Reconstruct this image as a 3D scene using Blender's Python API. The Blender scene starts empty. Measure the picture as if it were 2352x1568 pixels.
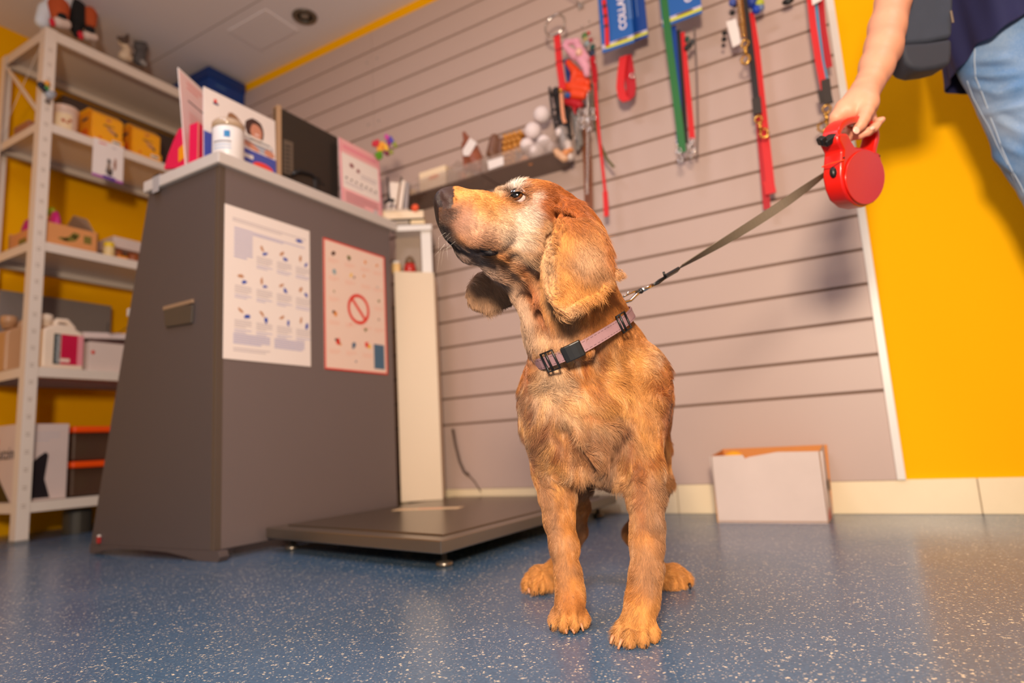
import bpy, bmesh, math, random
import numpy as np
from mathutils import Vector, Matrix

# ---------------------------------------------------------------- camera, light, exposure
scene = bpy.context.scene
COL = scene.collection
YAW, PITCH, ROLL, CAM_H = math.radians(-29.68), math.radians(9.0), math.radians(-3.39), .246
_f = Vector((math.sin(YAW)*math.cos(PITCH), math.cos(YAW)*math.cos(PITCH), math.sin(PITCH)))
_r0 = _f.cross(Vector((0, 0, 1))).normalized(); _u0 = _r0.cross(_f)
_r = _r0*math.cos(ROLL)+_u0*math.sin(ROLL); _u = -_r0*math.sin(ROLL)+_u0*math.cos(ROLL)
CAMM = Matrix(((_r.x, _u.x, -_f.x, 0), (_r.y, _u.y, -_f.y, 0), (_r.z, _u.z, -_f.z, CAM_H), (0, 0, 0, 1)))
cd = bpy.data.cameras.new('camera'); cam = bpy.data.objects.new('camera', cd); COL.objects.link(cam)
cam.matrix_world = CAMM; cd.sensor_width = 36; cd.lens = 1477.0/2352*36; cd.clip_start = .02
cd.dof.use_dof = True; cd.dof.focus_distance = .80; cd.dof.aperture_fstop = 2.8
scene.camera = cam
scene.view_settings.view_transform = 'Standard'; scene.view_settings.look = 'None'
scene.view_settings.exposure = 0.24; scene.view_settings.gamma = 1.0; scene.view_settings.use_curve_mapping = False
w = bpy.data.worlds.new('world'); scene.world = w; w.use_nodes = True
w.node_tree.nodes['Background'].inputs[0].default_value = (.92, .80, .82, 1); w.node_tree.nodes['Background'].inputs[1].default_value = .38
def area(name, loc, target, size, power, color, sy=None):
    l = bpy.data.lights.new(name, 'AREA'); l.energy = power; l.color = color; l.size = size
    if sy: l.shape = 'RECTANGLE'; l.size_y = sy
    o = bpy.data.objects.new(name, l); COL.objects.link(o); o.location = loc
    o.rotation_euler = (Vector(target)-Vector(loc)).to_track_quat('-Z', 'Y').to_euler(); return o
area('flash_light', (.20, -.55, .78), (-.15, 1.2, .60), .24, 46, (1.0, .80, .60))
area('ceiling_lamp', (-.8, -.2, 2.15), (-.8, .0, 0), .5, 11, (.86, .86, 1.0))
area('ceiling_lamp', (-1.6, .55, 2.15), (-1.6, .55, 0), .4, 4.5, (.86, .86, 1.0))
area('ceiling_lamp', (1.0, .6, 2.15), (1.0, .6, 0), .5, 9, (.86, .86, 1.0))

# ---------------------------------------------------------------- picture point -> place in the room
R3, U3, F3 = np.array(_r), np.array(_u), np.array(_f); CAM = np.array([0, 0, CAM_H])
def at(x, y, X=None, Y=None, Z=None, D=None):
    d = F3+R3*(x-1176)/1477.0-U3*(y-784)/1477.0
    t = D if D is not None else (Z-CAM_H)/d[2] if Z is not None else Y/d[1] if Y is not None else X/d[0]
    return Vector(CAM+d*t)
def view_to_world(V): return CAM+V[:, :1]*R3+V[:, 1:2]*U3-V[:, 2:]*F3

# ---------------------------------------------------------------- helpers
rnd = random.Random(7)
def lin(c):
    return tuple(((v/255)/12.92 if v/255 <= .04045 else ((v/255+.055)/1.055)**2.4) for v in c)
MATS = {}
def mat(name, rgb, rough=.6, metal=0., var=.06, scale=8., bump=0., bscale=60., spec=.5, trans=0., coat=0., alpha=1.):
    if name in MATS: return MATS[name]
    m = bpy.data.materials.new(name); m.use_nodes = True; nt = m.node_tree; b = nt.nodes['Principled BSDF']
    c = lin(rgb); N = nt.nodes.new; L = nt.links.new
    tc = N('ShaderNodeTexCoord'); no = N('ShaderNodeTexNoise'); no.inputs['Scale'].default_value = scale; no.inputs['Detail'].default_value = 4
    mx = N('ShaderNodeMix'); mx.data_type = 'RGBA'
    mx.inputs[6].default_value = tuple(v*(1-var) for v in c)+(1,); mx.inputs[7].default_value = tuple(min(1, v*(1+var)) for v in c)+(1,)
    L(tc.outputs['Object'], no.inputs['Vector']); L(no.outputs['Fac'], mx.inputs[0]); L(mx.outputs[2], b.inputs['Base Color'])
    b.inputs['Roughness'].default_value = rough; b.inputs['Metallic'].default_value = metal
    b.inputs['Specular IOR Level'].default_value = spec; b.inputs['Transmission Weight'].default_value = trans; b.inputs['Coat Weight'].default_value = coat
    b.inputs['Alpha'].default_value = alpha
    if bump:
        n2 = N('ShaderNodeTexNoise'); n2.inputs['Scale'].default_value = bscale; bp = N('ShaderNodeBump'); bp.inputs['Strength'].default_value = bump; bp.inputs['Distance'].default_value = .002
        L(tc.outputs['Object'], n2.inputs['Vector']); L(n2.outputs['Fac'], bp.inputs['Height']); L(bp.outputs[0], b.inputs['Normal'])
    MATS[name] = m; return m
def tag(o, label=None, cat=None, group=None, kind=None):
    if label: o['label'] = label
    if cat: o['category'] = cat
    if group: o['group'] = group
    if kind: o['kind'] = kind
    return o
def empty(name, loc, label, cat, group=None, rz=0):
    o = bpy.data.objects.new(name, None); COL.objects.link(o); o.location = loc; o.rotation_euler.z = rz; o.empty_display_size = .05
    return tag(o, label, cat, group)
def link_mesh(name, V, F, mats, parent=None, smooth=False, mi=None):
    me = bpy.data.meshes.new(name); me.from_pydata([tuple(v) for v in V], [], [tuple(f) for f in F]); me.update()
    o = bpy.data.objects.new(name, me); COL.objects.link(o)
    for m in (mats if isinstance(mats, (list, tuple)) else [mats]): me.materials.append(m)
    if mi is not None: me.polygons.foreach_set('material_index', mi)
    if smooth: me.polygons.foreach_set('use_smooth', [True]*len(me.polygons))
    if parent is not None:
        o.parent = parent; bpy.context.view_layer.update(); o.matrix_parent_inverse = parent.matrix_world.inverted()
    return o
class MB:
    def __init__(s): s.V = []; s.F = []; s.M = []
    def add(s, V, F, mi=0):
        n = len(s.V); s.V += [Vector(v) for v in V]; s.F += [tuple(i+n for i in f) for f in F]; s.M += [mi]*len(F); return s
    def box(s, lo, hi, mi=0, M=None):
        v = [Vector((x, y, z)) for x in (lo[0], hi[0]) for y in (lo[1], hi[1]) for z in (lo[2], hi[2])]
        if M is not None: v = [M@p for p in v]
        return s.add(v, [(0, 1, 3, 2), (4, 6, 7, 5), (0, 4, 5, 1), (2, 3, 7, 6), (0, 2, 6, 4), (1, 5, 7, 3)], mi)
    def prism(s, poly, off, mi=0, side=None):
        p = [Vector(q) for q in poly]; off = Vector(off); n = len(p)
        s.add(p+[q+off for q in p], [tuple(range(n))[::-1], tuple(range(n, 2*n))], mi)
        k = len(s.V)-2*n
        for i in range(n): s.F.append((k+i, k+(i+1) % n, k+n+(i+1) % n, k+n+i)); s.M.append(mi if side is None else side)
        return s
    def tube(s, pts, r, n=8, mi=0, closed=False):
        P = [Vector(p) for p in pts]; m = len(P); V = []; F = []; up = None
        for i in range(m):
            a = P[(i-1) % m] if (closed or i) else P[0]; b = P[(i+1) % m] if (closed or i < m-1) else P[-1]
            t = (b-a).normalized()
            if up is None: up = t.orthogonal().normalized()
            up = (up-t*up.dot(t)).normalized(); w_ = t.cross(up); rr = r(i/(m-1 if m > 1 else 1)) if callable(r) else r
            V += [P[i]+(up*math.cos(2*math.pi*j/n)+w_*math.sin(2*math.pi*j/n))*rr for j in range(n)]
        for i in range(m if closed else m-1):
            for j in range(n):
                a = i*n+j; b = i*n+(j+1) % n; c = ((i+1) % m)*n
                F.append((a, b, c+(j+1) % n, c+j))
        if not closed: F += [tuple(range(n))[::-1], tuple(range((m-1)*n, m*n))]
        return s.add(V, F, mi)
    def lathe(s, prof, c=(0, 0, 0), n=24, mi=0, M=None, mis=None):
        V = []; F = []
        for r, z in prof:
            V += [Vector((r*math.cos(2*math.pi*j/n), r*math.sin(2*math.pi*j/n), z)) for j in range(n)]
        V = [(M@v if M is not None else v)+Vector(c) for v in V]; k = len(s.V); s.V += V
        for i in range(len(prof)-1):
            for j in range(n):
                s.F.append((k+i*n+j, k+i*n+(j+1) % n, k+(i+1)*n+(j+1) % n, k+(i+1)*n+j)); s.M.append(mis[i] if mis else mi)
        s.F += [tuple(k+j for j in range(n))[::-1], tuple(k+(len(prof)-1)*n+j for j in range(n))]; s.M += [mis[0] if mis else mi, mis[-1] if mis else mi]
        return s
    def ball(s, c, r, n=16, mi=0, M=None):
        r = (r, r, r) if not isinstance(r, (tuple, list)) else r; V = []; F = []; m = n//2
        for i in range(m+1):
            a = math.pi*i/m
            for j in range(n):
                v = Vector((r[0]*math.sin(a)*math.cos(2*math.pi*j/n), r[1]*math.sin(a)*math.sin(2*math.pi*j/n), r[2]*math.cos(a)))
                V.append((M@v if M is not None else v)+Vector(c))
        for i in range(m):
            for j in range(n): F.append((i*n+j, (i+1)*n+j, (i+1)*n+(j+1) % n, i*n+(j+1) % n))
        return s.add(V, F, mi)
    def ribbon(s, pts, wv, th, mi=0):
        P = [Vector(p) for p in pts]; V = []; F = []
        for i, p in enumerate(P):
            t = (P[min(i+1, len(P)-1)]-P[max(i-1, 0)]).normalized(); w_ = Vector(wv(i/(len(P)-1)) if callable(wv) else wv); nn = t.cross(w_).normalized()*th/2
            V += [p-w_/2-nn, p+w_/2-nn, p+w_/2+nn, p-w_/2+nn]
        for i in range(len(P)-1):
            for j in range(4): a = i*4+j; b = i*4+(j+1) % 4; F.append((a, b, b+4, a+4))
        F += [(3, 2, 1, 0), tuple(range(len(V)-4, len(V)))]
        return s.add(V, F, mi)
    def build(s, name, mats, parent=None, smooth=False, bevel=0, seg=2, sub=0):
        o = link_mesh(name, s.V, s.F, mats, parent, smooth, s.M)
        bm = bmesh.new(); bm.from_mesh(o.data); bmesh.ops.remove_doubles(bm, verts=bm.verts, dist=1e-6); bmesh.ops.recalc_face_normals(bm, faces=bm.faces); bm.to_mesh(o.data); bm.free()
        if bevel:
            m = o.modifiers.new('b', 'BEVEL'); m.width = bevel; m.segments = seg; m.limit_method = 'ANGLE'; m.angle_limit = .6
        if smooth and bevel:
            m = o.modifiers.new('w', 'WEIGHTED_NORMAL'); m.keep_sharp = True
        return o
def frame(o, x, y):       # matrix with local axes x, y and their cross product
    x = Vector(x).normalized(); y = Vector(y); y = (y-x*x.dot(y)).normalized(); z = x.cross(y)
    return Matrix(((x.x, y.x, z.x, o[0]), (x.y, y.y, z.y, o[1]), (x.z, y.z, z.z, o[2]), (0, 0, 0, 1)))
def lettering(name, text, M, size, m, parent, align='CENTER', ext=.0002, bold=0., spacing=1.):
    c = bpy.data.curves.new(name, 'FONT'); c.body = text; c.size = size; c.align_x = align; c.align_y = 'CENTER'; c.extrude = ext; c.offset = bold; c.space_character = spacing
    c.materials.append(m); o = bpy.data.objects.new(name, c); COL.objects.link(o)
    me = bpy.data.meshes.new_from_object(o.evaluated_get(bpy.context.evaluated_depsgraph_get())); bpy.data.objects.remove(o)
    o = bpy.data.objects.new(name, me); COL.objects.link(o)
    o.parent = parent; bpy.context.view_layer.update(); o.matrix_world = M
    return o
def copy_tree(o, parent=None, M=None):
    c = o.copy(); COL.objects.link(c)
    if parent is not None: c.parent = parent
    for ch in list(o.children): copy_tree(ch, c)
    return c
class Print:              # printed sheet: a thin card whose front carries printed patches, all one mesh
    def __init__(s, o, x, y, w, h, th=.0012):
        s.M = frame(o, x, y); s.w = w; s.h = h; s.mb = MB(); s.k = 1; s.mats = [None]
        s.mb.box((0, 0, -th), (w, h, 0), 0, s.M)
    def mi(s, m):
        if m not in s.mats: s.mats.append(m)
        return s.mats.index(m)
    def rect(s, m, x0, y0, x1, y1, e=.0004):
        s.k += 1; s.mb.prism([s.M@Vector(p) for p in ((x0*s.w, y0*s.h, 0), (x1*s.w, y0*s.h, 0), (x1*s.w, y1*s.h, 0), (x0*s.w, y1*s.h, 0))], s.M.to_3x3()@Vector((0, 0, e)), s.mi(m)); return s
    def blob(s, m, cx, cy, rx, ry, n=10, rot=0, e=.0005, jag=.25):
        p = []
        for i in range(n):
            a = 2*math.pi*i/n; r = 1+rnd.uniform(-jag, jag); x = rx*r*math.cos(a); y = ry*r*math.sin(a)
            p.append(s.M@Vector((cx*s.w+x*math.cos(rot)-y*math.sin(rot), cy*s.h+x*math.sin(rot)+y*math.cos(rot), 0)))
        s.mb.prism(p, s.M.to_3x3()@Vector((0, 0, e)), s.mi(m)); return s
    def poly(s, m, pts, e=.0005):
        s.mb.prism([s.M@Vector((x*s.w, y*s.h, 0)) for x, y in pts], s.M.to_3x3()@Vector((0, 0, e)), s.mi(m)); return s
    def ring(s, m, cx, cy, r0, r1, n=32, e=.0006):
        P = lambda r, a: s.M@Vector((cx*s.w+r*math.cos(a), cy*s.h+r*math.sin(a), e)); V = []; F = []
        for i in range(n): a = 2*math.pi*i/n; V += [P(r0, a), P(r1, a)]
        for i in range(n): F.append((2*i, 2*i+1, (2*i+3) % (2*n), (2*i+2) % (2*n)))
        s.mb.add(V, F, s.mi(m)); return s
    def lines(s, m, x0, y0, x1, y1, n, frac=.45):
        for i in range(n):
            y = y1-(y1-y0)*(i+.5)/n; hh = (y1-y0)/n*frac/2; s.rect(m, x0, y-hh, x0+(x1-x0)*(1 if i < n-1 else rnd.uniform(.5, .95)), y+hh, .0003)
        return s
    def build(s, name, base, parent=None):
        s.mats[0] = base
        return s.mb.build(name, s.mats, parent)
# ---------------------------------------------------------------- sculpting with distance fields
# Sculpted bodies are unions of tapered capsules, ellipsoids and thick outlines, meshed as one closed surface.
FPX = 1477.0
def cam_pt(x, y, d):
    return np.array([(x-1176.0)/FPX*d, (784.0-y)/FPX*d, -d])
class Field:
    def __init__(s, lo, hi, h):
        s.h = h; s.lo = np.array(lo, float)
        n = np.ceil((np.array(hi)-s.lo)/h).astype(int)+1
        s.ax = [s.lo[i]+h*np.arange(n[i]) for i in range(3)]
        s.v = np.full(n, 0.05, np.float32)
    def region(s, lo, hi):
        sl = []
        for i in range(3):
            a = int(max(0, math.floor((lo[i]-s.lo[i])/s.h))); b = int(min(len(s.ax[i]), math.ceil((hi[i]-s.lo[i])/s.h)+1))
            if b <= a: return None
            sl.append(slice(a, b))
        X, Y, Z = np.meshgrid(*[s.ax[i][sl[i]] for i in range(3)], indexing='ij')
        return tuple(sl), np.stack([X, Y, Z], -1)
    def put(s, sl, d, k, sub=False):
        a = s.v[sl]
        if sub:
            d = -d; h = np.clip(.5-.5*(d-a)/k, 0, 1) if k > 0 else 0
            s.v[sl] = np.maximum(a, d) if k <= 0 else d*(1-h)+a*h if False else -(np.minimum(-a, -d)-np.maximum(k-abs(a-d), 0)**2/(4*k))
        elif k <= 0: s.v[sl] = np.minimum(a, d)
        else: s.v[sl] = np.minimum(a, d)-np.maximum(k-abs(a-d), 0)**2/(4*k)
    def cap(s, a, ra, b, rb, k=.01, sub=False):
        a = np.array(a); b = np.array(b); m = max(ra, rb)+k+2*s.h+.004
        r = s.region(np.minimum(a, b)-m, np.maximum(a, b)+m)
        if r is None: return
        sl, P = r; ab = b-a; t = np.clip(((P-a)@ab)/max(ab@ab, 1e-12), 0, 1)
        d = np.linalg.norm(P-a-t[..., None]*ab, axis=-1)-(ra+(rb-ra)*t)
        s.put(sl, d, k, sub)
    def ell(s, c, rad, axes=None, k=.01, sub=False):
        c = np.array(c); rad = np.array(rad, float); m = rad.max()+k+2*s.h+.004
        r = s.region(c-m, c+m)
        if r is None: return
        sl, P = r; q = P-c
        if axes is not None: q = q@np.array(axes).T
        k0 = np.linalg.norm(q/rad, axis=-1); k1 = np.linalg.norm(q/rad**2, axis=-1)+1e-9
        s.put(sl, k0*(k0-1)/k1, k, sub)
    def chain(s, pts, k=.01):
        for (p, a), (q, b) in zip(pts, pts[1:]): s.cap(p, a, q, b, k)
    def flap(s, poly, dfun, th, k=.004, edge=.6):
        # a thick sheet: outline poly in view units, its distance dfun(x, y) and half thickness th (thicker towards the edge bead)
        poly = np.array(poly, float)
        ds = np.array([dfun(x, y) for x, y in poly])
        C = np.array([cam_pt(x, y, d) for (x, y), d in zip(poly, ds)])
        r = s.region(C.min(0)-.02, C.max(0)+.02)
        if r is None: return
        sl, P = r; D = -P[..., 2]; x = 1176+P[..., 0]/D*FPX; y = 784-P[..., 1]/D*FPX
        best = np.full(x.shape, 1e9); inside = np.zeros(x.shape, bool); n = len(poly)
        for i in range(n):
            a = poly[i]; b = poly[(i+1) % n]; e = b-a
            t = np.clip(((x-a[0])*e[0]+(y-a[1])*e[1])/(e@e), 0, 1)
            best = np.minimum(best, (x-a[0]-t*e[0])**2+(y-a[1]-t*e[1])**2)
            cond = (a[1] > y) != (b[1] > y)
            xi = (b[0]-a[0])*(y-a[1])/((b[1]-a[1]) if b[1] != a[1] else 1e-9)+a[0]
            inside ^= cond & (x < xi)
        d2 = np.sqrt(best)*np.where(inside, -1, 1)*D/FPX
        dd = abs(D-dfun(x, y))-th
        q = np.stack([d2+th, dd+th*edge], -1)
        d = np.minimum(q.max(-1), 0)+np.linalg.norm(np.maximum(q, 0), axis=-1)-th*edge
        s.put(sl, d, k)
    def mesh(s):
        v = s.v; n = v.shape; ins = v < 0
        corners = [(i, j, k) for i in (0, 1) for j in (0, 1) for k in (0, 1)]
        def sh(A, c): return A[c[0]:n[0]-1+c[0], c[1]:n[1]-1+c[1], c[2]:n[2]-1+c[2]]
        cnt = sum(sh(ins, c).astype(np.int8) for c in corners); act = (cnt > 0) & (cnt < 8)
        idx = np.argwhere(act); N = len(idx); vid = -np.ones(act.shape, np.int64); vid[act] = np.arange(N)
        acc = np.zeros((N, 3)); wt = np.zeros(N)
        val = {c: sh(v, c)[act] for c in corners}
        for a in corners:
            for ax in range(3):
                if a[ax]: continue
                b = list(a); b[ax] = 1; b = tuple(b); va, vb = val[a], val[b]; m = (va < 0) != (vb < 0)
                t = va/np.where(m, va-vb, 1); p = np.tile(np.array(a, float), (N, 1)); p[:, ax] += t
                acc[m] += p[m]; wt[m] += 1
        V = (idx+acc/wt[:, None])*s.h+s.lo
        F = []
        for ax in range(3):
            o = [i for i in range(3) if i != ax]
            A = np.take(ins, range(n[ax]-1), ax); B = np.take(ins, range(1, n[ax]), ax); e = np.argwhere(A != B)
            ok = (e[:, o[0]] > 0) & (e[:, o[1]] > 0) & (e[:, o[0]] < n[o[0]]-1) & (e[:, o[1]] < n[o[1]]-1); e = e[ok]
            q = []
            for du, dv in ((-1, -1), (0, -1), (0, 0), (-1, 0)):
                w = e.copy(); w[:, o[0]] += du; w[:, o[1]] += dv; q.append(vid[tuple(w.T)])
            q = np.stack(q, 1); flip = A[tuple(e.T)] ^ (ax == 1)
            q[~flip] = q[~flip][:, ::-1]; F.append(q)
        F = np.concatenate(F)
        # largest connected piece is kept by the caller's geometry; smooth lightly
        return V, F
def smooth_mesh(V, F, it=2, lam=.5):
    E = np.concatenate([F[:, [0, 1]], F[:, [1, 2]], F[:, [2, 3]], F[:, [3, 0]]])
    for _ in range(it):
        S = np.zeros_like(V); c = np.zeros(len(V))
        for a, b in ((0, 1), (1, 0)):
            for j in range(3): S[:, j] += np.bincount(E[:, a], V[E[:, b], j], len(V))
            c += np.bincount(E[:, a], minlength=len(V))
        V = V+(S/c[:, None]-V)*lam
    return V
def vert_normals(V, F):
    n = np.cross(V[F[:, 2]]-V[F[:, 0]], V[F[:, 3]]-V[F[:, 1]]); N = np.zeros_like(V)
    for i in range(4):
        for j in range(3): N[:, j] += np.bincount(F[:, i], n[:, j], len(V))
    return N/(np.linalg.norm(N, axis=1)[:, None]+1e-12)
# ---------------------------------------------------------------- materials
M_slat = mat('slat_laminate', (196, 172, 162), .42, var=.03, scale=2, spec=.4)
M_groove = mat('slat_groove', (132, 106, 88), .7, var=.05)
M_orange = mat('orange_paint', (255, 186, 0), .8, var=.03, scale=1.5, bump=.08, bscale=220, spec=.12)
M_white = mat('white_laminate', (232, 226, 220), .35, var=.02)
M_ceil = mat('ceiling_board', (232, 226, 230), .8, var=.02, scale=3)
M_base = mat('skirting_tile', (246, 226, 190), .3, var=.05, scale=12)
M_grout = mat('tile_joint', (120, 105, 90), .8)
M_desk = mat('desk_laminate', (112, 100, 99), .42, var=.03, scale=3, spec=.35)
M_deskside = mat('desk_side_darker', (86, 76, 75), .5, var=.03, scale=3, spec=.3)  # darker tone of the desk laminate, for side panels and feet
M_top = mat('counter_top', (205, 198, 194), .35, var=.03, scale=25)
M_rack = mat('rack_enamel', (232, 218, 205), .32, var=.03, scale=6)
M_rackin = mat('rack_shelf_underside', (176, 160, 148), .5, var=.03)
M_steel = mat('stainless_steel', (150, 140, 128), .33, metal=.9, var=.08, scale=5)
M_steel2 = mat('scale_deck_steel', (122, 108, 92), .28, metal=.85, var=.12, scale=3)
M_chrome = mat('chrome', (215, 208, 200), .16, metal=1., var=.02)
M_brass = mat('brass', (222, 170, 80), .2, metal=1., var=.03)
M_black = mat('black_plastic', (20, 20, 22), .4, var=.1)
M_dark = mat('dark_rubber', (32, 30, 30), .6)
M_grey = mat('grey_plastic', (130, 128, 126), .5)
M_paper = mat('poster_paper', (242, 232, 228), .55, var=.01)
M_red = mat('red_print', (225, 50, 32), .5)
M_card = mat('cardboard', (205, 150, 96), .75, var=.08, scale=14)
M_text = mat('faint_text', (198, 190, 196), .6)
M_text2 = mat('faint_blue_text', (190, 188, 214), .6)
M_blue = mat('blue_print', (52, 84, 178), .5)
M_tan = mat('tan_print', (190, 135, 95), .6)
M_pinktext = mat('pink_text', (240, 196, 180), .6)
M_dtext = mat('dark_text', (70, 62, 66), .6)

# ---------------------------------------------------------------- floor: blue vinyl strewn with cream flecks
def floor_material():
    m = bpy.data.materials.new('flecked_vinyl'); m.use_nodes = True; nt = m.node_tree; b = nt.nodes['Principled BSDF']; N = nt.nodes.new; L = nt.links.new
    tc = N('ShaderNodeTexCoord')
    no = N('ShaderNodeTexNoise'); no.inputs['Scale'].default_value = 3.; no.inputs['Detail'].default_value = 6; L(tc.outputs['Object'], no.inputs['Vector'])
    n2 = N('ShaderNodeTexNoise'); n2.inputs['Scale'].default_value = 260.; n2.inputs['Detail'].default_value = 3; L(tc.outputs['Object'], n2.inputs['Vector'])
    base = N('ShaderNodeMix'); base.data_type = 'RGBA'; base.inputs[6].default_value = lin((56, 90, 122))+(1,); base.inputs[7].default_value = lin((82, 110, 140))+(1,); L(no.outputs['Fac'], base.inputs[0])
    fine = N('ShaderNodeMix'); fine.data_type = 'RGBA'; fine.blend_type = 'MULTIPLY'; fine.inputs[0].default_value = .55
    r2 = N('ShaderNodeValToRGB'); r2.color_ramp.elements[0].position = .3; r2.color_ramp.elements[0].color = (.45, .45, .5, 1); r2.color_ramp.elements[1].position = .62; r2.color_ramp.elements[1].color = (1.15, 1.15, 1.1, 1)
    L(n2.outputs['Fac'], r2.inputs[0]); L(base.outputs[2], fine.inputs[6]); L(r2.outputs[0], fine.inputs[7])
    prev = fine.outputs[2]
    for sc, thr, seed, st in ((240, .05, 0, .95), (390, .07, 13.7, .8), (180, .012, 5.3, .5), (560, .10, 31., .5)):
        mp = N('ShaderNodeMapping'); mp.inputs['Location'].default_value = (seed, seed*.7, 0); L(tc.outputs['Object'], mp.inputs[0])
        nw = N('ShaderNodeTexNoise'); nw.inputs['Scale'].default_value = sc*1.3; L(mp.outputs[0], nw.inputs['Vector'])
        ad = N('ShaderNodeVectorMath'); ad.operation = 'MULTIPLY_ADD'; ad.inputs[1].default_value = (.006, .006, .0); L(nw.outputs['Color'], ad.inputs[0]); L(mp.outputs[0], ad.inputs[2])
        vo = N('ShaderNodeTexVoronoi'); vo.inputs['Scale'].default_value = sc; vo.inputs['Randomness'].default_value = 1.; L(ad.outputs[0], vo.inputs['Vector'])
        wn = N('ShaderNodeSeparateColor'); L(vo.outputs['Color'], wn.inputs[0])
        sel = N('ShaderNodeMath'); sel.operation = 'LESS_THAN'; sel.inputs[1].default_value = thr; L(wn.outputs[0], sel.inputs[0])
        dd = N('ShaderNodeMath'); dd.operation = 'LESS_THAN'; dd.inputs[1].default_value = .42; L(vo.outputs['Distance'], dd.inputs[0])
        mu = N('ShaderNodeMath'); mu.operation = 'MULTIPLY'; L(sel.outputs[0], mu.inputs[0]); L(dd.outputs[0], mu.inputs[1])
        m2 = N('ShaderNodeMath'); m2.operation = 'MULTIPLY'; m2.inputs[1].default_value = st; L(mu.outputs[0], m2.inputs[0])
        mx = N('ShaderNodeMix'); mx.data_type = 'RGBA'; mx.inputs[7].default_value = lin((232, 216, 190))+(1,); L(m2.outputs[0], mx.inputs[0]); L(prev, mx.inputs[6]); prev = mx.outputs[2]
    L(prev, b.inputs['Base Color'])
    rr = N('ShaderNodeMapRange'); rr.inputs[3].default_value = .17; rr.inputs[4].default_value = .36; L(no.outputs['Fac'], rr.inputs[0]); L(rr.outputs[0], b.inputs['Roughness'])
    b.inputs['Specular IOR Level'].default_value = .55
    bp = N('ShaderNodeBump'); bp.inputs['Strength'].default_value = .06; bp.inputs['Distance'].default_value = .001; L(n2.outputs['Fac'], bp.inputs['Height']); L(bp.outputs[0], b.inputs['Normal'])
    return m
WY = 2.051
def struct(o): return tag(o, kind='structure')
struct(MB().box((-3.2, -2.6, -.06), (2.6, 2.16, 0)).build('floor', floor_material()))
struct(MB().box((-3.2, WY, 0), (2.6, WY+.1, 2.4)).build('wall_back', M_orange))
struct(MB().box((-3.24, -2.6, 0), (-3.14, WY, 2.4)).build('wall_left', M_orange))
struct(MB().box((2.5, -2.6, 0), (2.6, WY, 2.4)).build('wall_right', M_orange))
# ceiling of boards with a seam, a vent square and a recess
cb = MB()
cb.box((-3.2, -2.6, 2.186), (2.6, 1.668, 2.24)); cb.box((-3.2, 1.674, 2.186), (2.6, WY+.1, 2.24)); cb.box((-3.2, 1.60, 2.189), (2.6, 1.70, 2.245), 1)
struct(cb.build('ceiling', [M_ceil, M_groove]))
struct(MB().box((-2.38, 1.72, 2.181), (-2.12, 1.90, 2.187)).build('trim_1', M_ceil, bevel=.002))
# skirting tiles along the back wall
bb = MB(); xs = [-3.1, -2.6, -2.1, -1.6, -1.1, -.6, -.33, .176, .68, 1.18, 1.7, 2.2, 2.5]
for a, b_ in zip(xs, xs[1:]): bb.box((a+.0008, WY-.012, 0), (b_-.0008, WY, .09))
bb.box((-3.1, WY-.008, 0), (2.5, WY, .088), 1)
struct(bb.build('baseboard_back', [M_base, M_grout], bevel=.002))
# slat wall: boards with a T slot between each pair
sp = MB(); z0 = .0895; zs = [.330+.1003*k for k in range(18)]
edges = [z0]+zs+[2.128]
for i in range(len(edges)-1):
    lo = edges[i]+(.0052 if i else 0); hi = edges[i+1]-(.0052 if i < len(edges)-2 else 0)
    for xa, xb in ((-3.12, -1.8008), (-1.7992, .0)):
        sp.prism([(xa, 2.036, lo), (xa, 2.036, hi), (xa, 2.0395, hi+.002), (xa, 2.046, hi+.002), (xa, 2.046, lo-.002), (xa, 2.0395, lo-.002)], (xb-xa, 0, 0))
sp.box((-3.12, 2.0445, z0), (0, WY, 2.128), 1)
slat = struct(sp.build('wall_slat_panel', [M_slat, M_groove], bevel=.0012))
screws = MB()
for sx in (-1.83, -1.77, -.86):
    for k in (6, 10, 14, 17): screws.lathe([(0, .002), (.004, .0015), (.0045, 0)], (sx, 2.0361, zs[k]-.05), 10, M=Matrix.Rotation(math.pi/2, 3, 'X'))
screws.build('panel_screws', M_grey, slat)
tr = MB(); tr.box((0, 2.030, z0), (.021, WY, 2.128)); struct(tr.build('trim_2', M_white, bevel=.002))
# recessed spotlight
sl = empty('ceiling_spotlight', (-2.023, 1.851, 2.186), 'round grey recessed spotlight, switched off, in the white ceiling', 'ceiling light')
m = MB(); m.lathe([(.030, .03), (.032, -.004), (.040, -.007), (.052, -.006), (.055, 0)], (-2.023, 1.851, 2.186), 32); m.build('bezel', mat('spot_grey', (120, 112, 100), .35, metal=.7), sl, True)
MB().ball((-2.023, 1.851, 2.196), (.029, .029, .014), 20).build('lamp_lens', mat('lens_glass', (150, 142, 130), .15, metal=.4), sl, True)

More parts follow.
